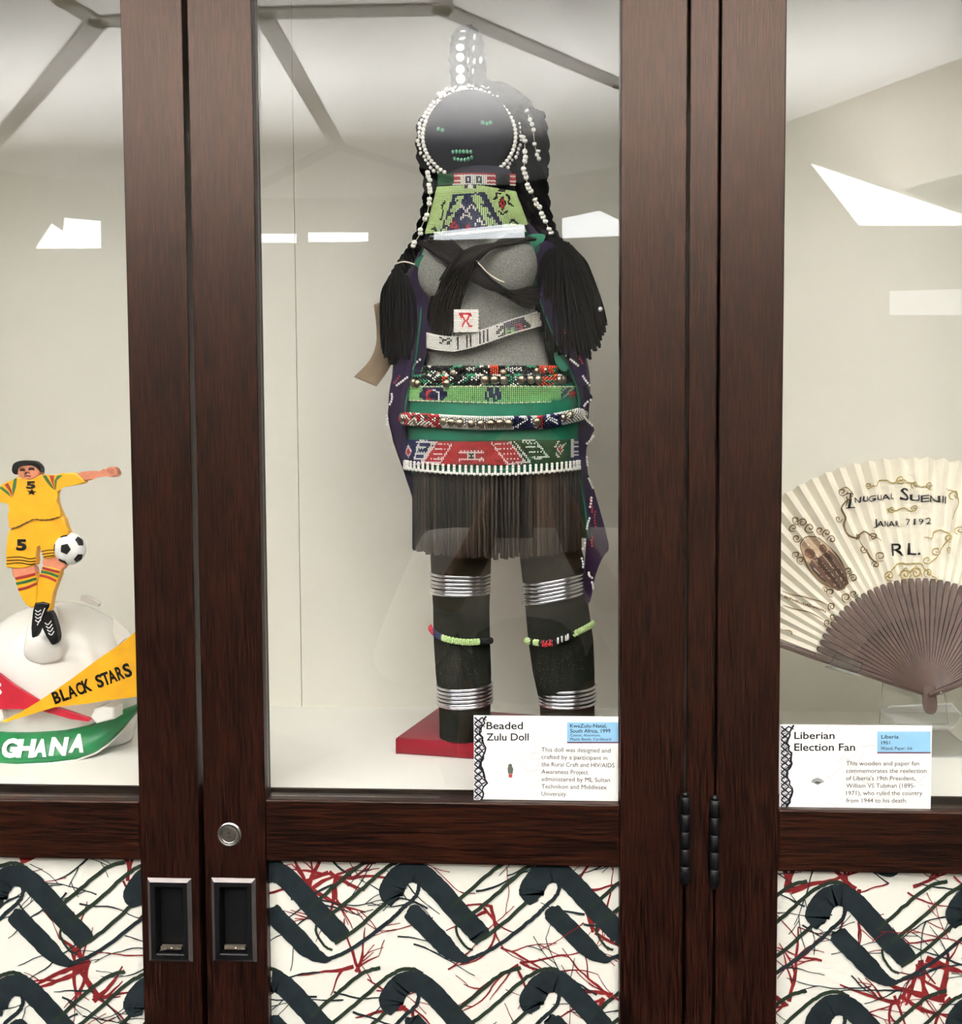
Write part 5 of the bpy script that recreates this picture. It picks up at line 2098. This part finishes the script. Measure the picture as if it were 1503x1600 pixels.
# sticks
for k in range(NP + 1):
    a = FA0 + k * PITCH_A
    b2 = bmesh.new()
    prof = []
    rows_ = []
    for r, w_ in ((-6, 3.0), (20, 1.6), (50, 2.5), (90, 4.3), (125, 5.8), (165, 7.7), (172, 7.2), (176, 4.6)):
        t = math.radians(a)
        c_ = fan_rt(r, a, 0.0045 + 0.00004 * k - 0.0012 * max(0, (r - 60)) / 120, True)
        td = FR * -math.sin(t) + FU * math.cos(t)
        tilt_ = FN * 0.0005
        rows_.append([b2.verts.new(c_ - td * w_ * .5 * FS), b2.verts.new(c_ + td * w_ * .5 * FS - tilt_), b2.verts.new(c_ + td * w_ * .5 * FS - tilt_ - FN * .0022), b2.verts.new(c_ - td * w_ * .5 * FS - FN * .0022)])
    for p, q in zip(rows_, rows_[1:]):
        for i in range(4):
            b2.faces.new((p[i], p[(i + 1) % 4], q[(i + 1) % 4], q[i]))
    b2.faces.new(rows_[0])
    b2.faces.new(rows_[-1][::-1])
    bmesh.ops.recalc_face_normals(b2, faces=b2.faces)
    mesh_obj('stick', b2, STICK, fan)
# added dark sheet behind the sticks, colouring in the shade of their gaps
b2 = bmesh.new()
rows_ = []
for k in range(41):
    a = FA0 + (FA1 - FA0) * k / 40
    rows_.append([b2.verts.new(fan_rt(4, a, .0008, True)), b2.verts.new(fan_rt(118, a, .0006, True)), b2.verts.new(fan_rt(118, a, -.0008, True)), b2.verts.new(fan_rt(4, a, -.0008, True))])
for p, q in zip(rows_, rows_[1:]):
    for i in range(4):
        b2.faces.new((p[i], p[(i + 1) % 4], q[(i + 1) % 4], q[i]))
bmesh.ops.recalc_face_normals(b2, faces=b2.faces)
mesh_obj('gap_shade_sheet', b2, mat('fan_gap_shade', '1f1511', 0.7, spec=0.1, var=0.2), fan)
# guards, head and rivet
for a, off, nm in ((FA1 + 0.6, 0.002, 'guard'), (FA0 - 0.3, 0.0085, 'guard')):
    b2 = bmesh.new()
    L, R = [], []
    path = [(-4, 6), (20, 9), (80, 10), (130, 10), (178, 11), (260, 7), (R_OUT, 5)]
    rows_ = []
    for r, w_ in path:
        t = math.radians(a)
        c_ = fan_rt(r, a, off - (0.004 if r > 178 else 0), True)
        td = FR * -math.sin(t) + FU * math.cos(t)
        rows_.append([c_ - td * w_ * .5 * FS + FN * .0, c_ - td * w_ * .3 * FS + FN * .0015, c_ + td * w_ * .3 * FS + FN * .0015, c_ + td * w_ * .5 * FS, c_ + td * w_ * .5 * FS - FN * .002, c_ - td * w_ * .5 * FS - FN * .002])
    loft(b2, rows_, 6)
    bmesh.ops.recalc_face_normals(b2, faces=b2.faces)
    mesh_obj(nm, b2, STICK, fan)
b2 = bmesh.new()
secs = []
for dy, w_, d_ in ((-29, 3, 1.5), (-27, 7, 3), (-22, 10, 4), (-12, 11, 5), (-2, 10.5, 6), (8, 11, 6), (14, 8, 5)):
    c_ = FP + FU * dy * FS + FN * 0.004
    secs.append([c_ + FR * (math.sin(2 * pi * j / 16) * w_ * FS) - FN * (math.cos(2 * pi * j / 16) * d_ * FS) for j in range(16)])
loft(b2, secs, 16)
bmesh.ops.recalc_face_normals(b2, faces=b2.faces)
mesh_obj('fan_head', b2, STICK, fan, True)
b2 = bmesh.new()
sphere_bm(b2, FP + FU * 3 * FS + FR * 13 * FS + FN * 0.0105, 3.0 * FS, 10, 8)
mesh_obj('rivet', b2, BRASS, fan, True)

# ---- print on the leaf
def scroll(bmx, cx, cy, r, a0, turns, w, mi, tail=None):
    pts = []
    n = int(14 * abs(turns)) + 6
    for i in range(n + 1):
        t = i / n
        a = a0 + turns * 2 * pi * t
        rr2 = r * (1 - 0.8 * t)
        pts.append((cx + rr2 * math.cos(a), cy + rr2 * math.sin(a)))
    if tail:
        pts = cat2(list(tail) + [pts[0]], 6)[:-1] + pts
    ribbon(bmx, pts, [1.35 * w * (0.6 + 0.6 * math.sin(pi * i / (len(pts) - 1))) for i in range(len(pts))], fan_px, mi)


def line(bmx, L, w, mi):
    pts = cat2(L, 8)
    ribbon(bmx, pts, [1.35 * w * (0.5 + 0.7 * math.sin(pi * i / (len(pts) - 1))) for i in range(len(pts))], fan_px, mi)


bm = bmesh.new()
for L_, w_ in (([(1327, 772), (1327, 783), (1327, 794)], 3.2), ([(1321, 772.5), (1327, 772), (1333, 772.5)], 1.6), ([(1321, 794), (1327, 793.5), (1334, 794)], 1.6), ([(1322, 776), (1324, 784), (1322, 791)], 1.0)):
    ribbon(bm, cat2(L_, 5), w_, fan_px, 0)
text_fit(bm, 'NUGUAL', 1335, 1396, 777, 786, fan_px, 0, .015, -0.10, 0, 4)
text_fit(bm, 'S', 1405, 1421, 762, 782, fan_px, 0, .01, 0, 0, 4)
text_fit(bm, 'UENII', 1422, 1479, 772, 783, fan_px, 0, .01, 0.06, 0, 4)
text_fit(bm, 'J', 1363, 1371, 810, 822, fan_px, 0, .0, 0, 0, 4)
text_fit(bm, 'ANAR', 1371, 1404, 814, 823, fan_px, 0, .015, 0, 0, 4)
text_fit(bm, '7192', 1413, 1454, 811, 821, fan_px, 0, .0, -0.05, 0, 4)
text_fit(bm, 'R', 1392, 1411, 848, 869, fan_px, 0, .0, 0, 0, 4)
text_fit(bm, 'L.', 1417, 1437, 848, 867, fan_px, 0, .01, 0, 0, 4)
mesh_obj('lettering', bm, INK, leaf, False, 'black printed capitals')
bm = bmesh.new()
K = 4.96


def c7(*L):
    return [(1200 + x / K, 700 + y / K) for x, y in L]


def sc7(x, y, r, a0, turns, w, mi, tail=None):
    scroll(bm, 1200 + x / K, 700 + y / K, r / K, a0, turns, w, mi, c7(*tail) if tail else None)


for q, w_, mi in (([(550, 330), (590, 310), (640, 340), (650, 370), (600, 420), (560, 470), (590, 540), (590, 600), (620, 670), (680, 700), (740, 650), (820, 690), (880, 720)], 1.6, 0), ([(680, 660), (720, 740), (760, 790), (800, 860), (850, 910)], 1.4, 0),
                  ([(760, 290), (830, 300), (870, 250), (960, 270), (1050, 250), (1100, 270), (1180, 300), (1280, 290)], 1.3, 1), ([(920, 470), (980, 490), (1040, 470), (1120, 490), (1150, 460)], 1.2, 1), ([(1210, 690), (1270, 700), (1290, 650), (1350, 640), (1400, 680), (1370, 740), (1290, 860), (1240, 900)], 1.3, 1),
                  ([(1380, 310), (1440, 350), (1480, 420), (1440, 500), (1420, 560)], 1.3, 1), ([(900, 1020), (950, 960), (1000, 900), (1080, 900), (1180, 900), (1230, 960), (1310, 1020)], 1.4, 1), ([(1000, 1000), (1060, 930), (1100, 960), (1150, 920), (1190, 1000)], 1.4, 1),
                  ([(110, 1110), (200, 1140), (300, 1160), (400, 1190), (480, 1230)], 1.0, 0), ([(110, 1220), (220, 1250), (330, 1280), (430, 1330)], 1.0, 0),
                  ([(120, 1410), (170, 1420), (180, 1450)], 1.2, 0)):
    line(bm, c7(*q), w_, mi)
for (x, y, r, a0, tu, w_, mi) in ((575, 340, 34, 0, 1.3, 1.3, 0), (545, 550, 30, 0, 1.2, 1.2, 0), (700, 690, 26, 1, 1.4, 1.2, 0), (810, 690, 34, 2, 1.3, 1.2, 0), (735, 785, 34, 0, 1.3, 1.3, 0), (865, 840, 40, 1, 1.5, 1.3, 0), (830, 905, 30, 3, 1.3, 1.2, 0),
                                  (780, 290, 26, 0, 1.3, 1.1, 1), (1020, 250, 34, 0, 1.5, 1.2, 1), (1130, 290, 28, 2, 1.3, 1.1, 1), (1245, 295, 32, 1, 1.4, 1.1, 1), (950, 480, 26, 0, 1.3, 1.1, 1), (1130, 465, 20, 2, 1.3, 1.0, 1), (1440, 370, 40, 2, 1.2, 1.2, 1),
                                  (1300, 800, 36, 0, 1.4, 1.2, 1), (1400, 700, 34, 1, 1.4, 1.2, 1), (1480, 640, 34, 2, 1.4, 1.2, 1), (1230, 870, 34, 0, 1.3, 1.2, 1), (1400, 790, 28, 1, 1.2, 1.2, 1), (940, 990, 44, 1, 1.5, 1.5, 1), (1060, 980, 46, 0, 1.6, 1.6, 1), (1140, 970, 44, 3, 1.6, 1.6, 1), (1240, 970, 36, 2, 1.4, 1.3, 1), (1300, 1030, 24, 0, 1.3, 1.2, 1),
                                  (215, 560, 40, 0, 1.4, 1.2, 0), (265, 580, 36, 2, 1.4, 1.2, 0), (190, 620, 30, 1, 1.3, 1.2, 0), (320, 620, 40, 1, 1.3, 1.3, 0), (400, 640, 34, 0, 1.4, 1.2, 0), (450, 660, 30, 2, 1.3, 1.2, 0), (490, 710, 34, 3, 1.3, 1.2, 0), (220, 700, 34, 0, 1.3, 1.2, 0), (215, 830, 30, 2, 1.3, 1.1, 0), (250, 870, 34, 1, 1.4, 1.2, 0),
                                  (620, 950, 30, 0, 1.4, 1.2, 0), (655, 1010, 36, 2, 1.5, 1.3, 0), (600, 1160, 40, 1, 1.5, 1.3, 0), (660, 1130, 30, 0, 1.4, 1.2, 0), (480, 1120, 36, 1, 1.4, 1.3, 0), (440, 1100, 26, 3, 1.3, 1.1, 0), (490, 1230, 34, 2, 1.4, 1.2, 0), (500, 1310, 30, 0, 1.4, 1.2, 0), (455, 1355, 30, 1, 1.4, 1.2, 0)):
    sc7(x, y, r, a0, tu, w_, mi)
OV = []
for k in range(41):
    t = 2 * pi * k / 40
    u, v = 245 * math.cos(t), 118 * math.sin(t)
    an = math.radians(51)
    OV.append((430 + u * math.cos(an) - v * math.sin(an), 890 + u * math.sin(an) + v * math.cos(an)))
ribbon(bm, c7(*OV), 2.0, fan_px, 0)
# little handwriting strokes
rq = random.Random(5)
for k in range(22):
    x = 120 + k * 15
    y = 1160 + k * 5.4
    line(bm, c7((x, y + rq.uniform(-4, 4)), (x + 6, y - rq.uniform(6, 16)), (x + 10, y + rq.uniform(0, 10))), 1.0, 0)
mesh_obj('scrollwork', bm, [INK_BROWN, INK_GOLD], leaf, False, 'brown and gold printed scrolls')
# sepia oval picture of two standing figures
bm = bmesh.new()


def fillp(L, m_, off):
    tb = bmesh.new()
    f = tb.faces.new([tb.verts.new((x, y, 0)) for x, y in c7(*L)])
    bmesh.ops.triangulate(tb, faces=[f])
    for _ in range(4):
        es = [e for e in tb.edges if e.calc_length() > 3.5]
        if not es:
            break
        bmesh.ops.subdivide_edges(tb, edges=es, cuts=1)
        bmesh.ops.triangulate(tb, faces=tb.faces)
    mp = {v: bm.verts.new(fan_px(v.co.x, v.co.y, off)) for v in tb.verts}
    for f in tb.faces:
        bm.faces.new([mp[v] for v in f.verts]).material_index = m_
    tb.free()


fillp([(430 + (x - 430) * .95, 890 + (y - 890) * .95) for x, y in OV[:-1]], 1, 0.0005)
fillp([(310, 900), (340, 865), (385, 850), (420, 830), (470, 790), (520, 830), (570, 900), (600, 960), (620, 1050), (590, 1095), (540, 1108), (480, 1080), (400, 1010), (350, 960)], 0, 0.0007)
fillp([(280, 800), (300, 780), (335, 785), (360, 820), (358, 855), (330, 862), (300, 845), (282, 822)], 2, 0.0008)
fillp([(398, 760), (415, 745), (440, 755), (452, 790), (440, 822), (415, 800), (400, 785)], 2, 0.0008)
fillp([(345, 870), (380, 860), (390, 920)], 1, 0.0009)
mesh_obj('oval_picture', bm, [INK_SEPIA, mat('sepia_tone', 'b39b82', 0.6, var=0.2, vscale=200), mat('sepia_mid', '6e4a38', 0.6, var=0.3, vscale=300)], leaf, False, 'sepia oval picture of two figures')

# ---- clear acrylic easel
st = thing('acrylic_stand', 'clear folded acrylic easel holding up the paper fan', 'stand', WZ(1430, 1150, zf))
AE = mat('acrylic_edge', 'a9aaa6', 0.25)


def acryl(name, pts, nrm, th):
    b2 = bmesh.new()
    f_ = [b2.verts.new(p) for p in pts]
    k_ = [b2.verts.new(p + nrm * th) for p in pts]
    b2.faces.new(f_)
    b2.faces.new(k_[::-1])
    n_ = len(f_)
    for i in range(n_):
        b2.faces.new((f_[i], k_[i], k_[(i + 1) % n_], f_[(i + 1) % n_])).material_index = 1
    bmesh.ops.recalc_face_normals(b2, faces=b2.faces)
    return mesh_obj(name, b2, [ACRYL, AE], st)


YS = FP.y + 0.012
acryl('back_plate', [W(1380, 1066, YS + .004), W(1374, 1132, YS - .008), W(1482, 1132, YS - .008), W(1474, 1066, YS + .004), W(1470, 980, YS + .02), W(1386, 980, YS + .02)], Vector((0, 1, 0)), 0.002)
zz = zf + 0.0012
acryl('foot', [WZ(1374, 1140, zz), WZ(1480, 1140, zz), WZ(1530, 1182, zz), WZ(1420, 1182, zz)], Vector((0, 0, -1)), 0.001)
a_, b_ = WZ(1374, 1140, zz), WZ(1480, 1140, zz)
acryl('ledge', [W(1376, 1108, FP.y - .012), W(1388, 1103, FP.y - .004), W(1487, 1098, FP.y - .004), W(1503, 1116, FP.y - .012), W(1490, 1136, FP.y - .022), W(1408, 1138, FP.y - .022)], Vector((0, .3, -1)).normalized(), 0.002)
acryl('lip', [fan_rt(152, 163.5, .007, True), fan_rt(150, 157, .007, True), fan_rt(108, 154, .007, True), fan_rt(108, 164, .007, True)], -FN, 0.0015)
acryl('arm', [fan_rt(108, 164, .007, True), fan_rt(150, 164, .007, True), fan_rt(150, 164, -.012, True), fan_rt(108, 164, -.012, True)], Vector((0, 0, -1)), 0.0015)

# ================================================================== THE PHOTOGRAPHER (seen in the glass)
SKIN = mat('skin', 'b07a58', 0.5, var=0.08, vscale=40)
SHIRT = mat('pale_shirt_cotton', 'f2eee4', 0.85, var=0.06, vscale=20)
VEST = mat('grey_vest', '3c3d36', 0.85, var=0.1, vscale=30)
TROUS = mat('dark_trousers', '25262a', 0.9, var=0.1, vscale=30)
HAIRM = mat('dark_hair', '1c1613', 0.6, var=0.3, vscale=100)
PX, PY = 0.0, CAM.y - 0.36
per = thing('person', 'person in pale shirt and grey vest raising a phone, mirrored in the glass', 'person', (PX, PY, 0))


def skin_mesh(name, verts, edges, mats, parent, root=0, lv=2):
    me = bpy.data.meshes.new(name)
    me.from_pydata([v[0] for v in verts], edges, [])
    me.materials.append(mats)
    o = bpy.data.objects.new(name, me)
    link(o, parent)
    md = o.modifiers.new('skin', 'SKIN')
    sl_ = me.skin_vertices[0].data
    for i, v in enumerate(verts):
        sl_[i].radius = v[1] if isinstance(v[1], tuple) else (v[1], v[1])
        sl_[i].use_root = (i == root)
    md.use_smooth_shade = True
    s_ = o.modifiers.new('sub', 'SUBSURF')
    s_.levels = s_.render_levels = lv
    return o


def V(x, y, z):
    return (PX + x, PY + y, z)


hz = CAM.z
body = [(V(0, 0, .92), .13), (V(0, 0, 1.10), .13), (V(0, .01, 1.26), .14), (V(0, 0, 1.36), .07), (V(0, .02, 1.44), .052), (V(0, .05, 1.50), .085), (V(0, .05, 1.60), .085)]
be = [(i, i + 1) for i in range(6)]
for s in (-1, 1):
    n0 = len(body)
    body += [(V(s * .18, 0, 1.31), .055), (V(s * .28, .02, 1.05), .042), (V(s * .10, .24, 1.34), .032), (V(s * .06, .30, 1.43), .026)]
    be += [(2, n0), (n0, n0 + 1), (n0 + 1, n0 + 2), (n0 + 2, n0 + 3)]
    for fx, fz, fl in ((-.014, .018, 1), (-.002, .030, 1), (.010, .036, 1), (.022, .036, .9)):
        k0 = len(body)
        body += [(V(s * (.058 - fx * .4), .305, 1.44 + fz), .010), (V(s * .050, .322, 1.452 + fz), .009), (V(s * .036, .315, 1.458 + fz), .008)]
        be += [(n0 + 3, k0), (k0, k0 + 1), (k0 + 1, k0 + 2)]
    k0 = len(body)
    body += [(V(s * .050, .285, 1.455), .011), (V(s * .036, .280, 1.478), .009)]
    be += [(n0 + 3, k0), (k0, k0 + 1)]
    n0 = len(body)
    body += [(V(s * .09, 0, .84), .085), (V(s * .10, .01, .48), .06), (V(s * .10, -.01, .10), .042), (V(s * .11, .10, .035), .035)]
    be += [(0, n0), (n0, n0 + 1), (n0 + 1, n0 + 2), (n0 + 2, n0 + 3)]
skin_mesh('body', body, be, SKIN, per)
shirt = [(V(0, 0, .95), .15), (V(0, 0, 1.10), .15), (V(0, .01, 1.26), .158), (V(0, 0, 1.37), .08)]
se = [(0, 1), (1, 2), (2, 3)]
for s in (-1, 1):
    n0 = len(shirt)
    shirt += [(V(s * .19, 0, 1.30), .085), (V(s * .29, .02, 1.05), .072), (V(s * .15, .17, 1.25), .05)]
    se += [(2, n0), (n0, n0 + 1), (n0 + 1, n0 + 2)]
skin_mesh('shirt', shirt, se, SHIRT, per)
vest = [(V(0, .0, .98), (.165, .165)), (V(0, .0, 1.10), (.165, .165)), (V(0, .012, 1.24), (.168, .168))]
skin_mesh('vest', vest, [(0, 1), (1, 2)], VEST, per)
tr = [(V(0, 0, .93), .155)]
te = []
for s in (-1, 1):
    n0 = len(tr)
    tr += [(V(s * .09, 0, .84), .11), (V(s * .10, .01, .48), .085), (V(s * .10, -.01, .10), .07)]
    te += [(0, n0), (n0, n0 + 1), (n0 + 1, n0 + 2)]
skin_mesh('trousers', tr, te, TROUS, per)
bm = bmesh.new()
sphere_bm(bm, Vector(V(0, .02, 1.60)), .105, 24, 16, (1, 1.08, 1.05))
for v in bm.verts:
    if v.co.y > PY + .06 and v.co.z < 1.62:
        v.co.y = PY + .06
mesh_obj('hair', bm, HAIRM, per, True)
for s in (-1, 1):
    bm = bmesh.new()
    secs = [ell(V(s * .10, 0, 0)[0], PY + .04, z, .045, .12, 20) for z in (0.001, .03)] + [ell(V(s * .10, 0, 0)[0], PY + .03, .07, .040, .09, 20), ell(V(s * .10, 0, 0)[0], PY - .02, .11, .04, .045, 20)]
    loft(bm, secs, 20)
    mesh_obj('shoe', bm, HBLK, per, True)
bm = bmesh.new()
sphere_bm(bm, Vector(V(0, .145, 1.545)), .014, 10, 8, (.8, 1, 1.5))
mesh_obj('nose', bm, SKIN, per, True)
ph = thing('phone', 'dark phone held up in both hands, mirrored in the glass', 'phone', (CAM.x, CAM.y - .03, CAM.z - .1))
box('phone_body', CAM.x - .062, CAM.x + .010, CAM.y - .038, CAM.y - .030, CAM.z - .125, CAM.z + .02, BLACK, ph, 0.003)
bm = bmesh.new()
for dx, dz in ((0, 0), (-.018, 0), (0, -.018)):
    loft(bm, [ [Vector((CAM.x + dx + .006 * math.cos(j * pi / 8), CAM.y - .0305 + y_, CAM.z + dz + .006 * math.sin(j * pi / 8))) for j in range(16)] for y_ in (0, .0018)], 16)
mesh_obj('camera_lens', bm, CHROME, ph)


for o in bpy.data.objects:
    if '_base' in o:
        del o['_base']
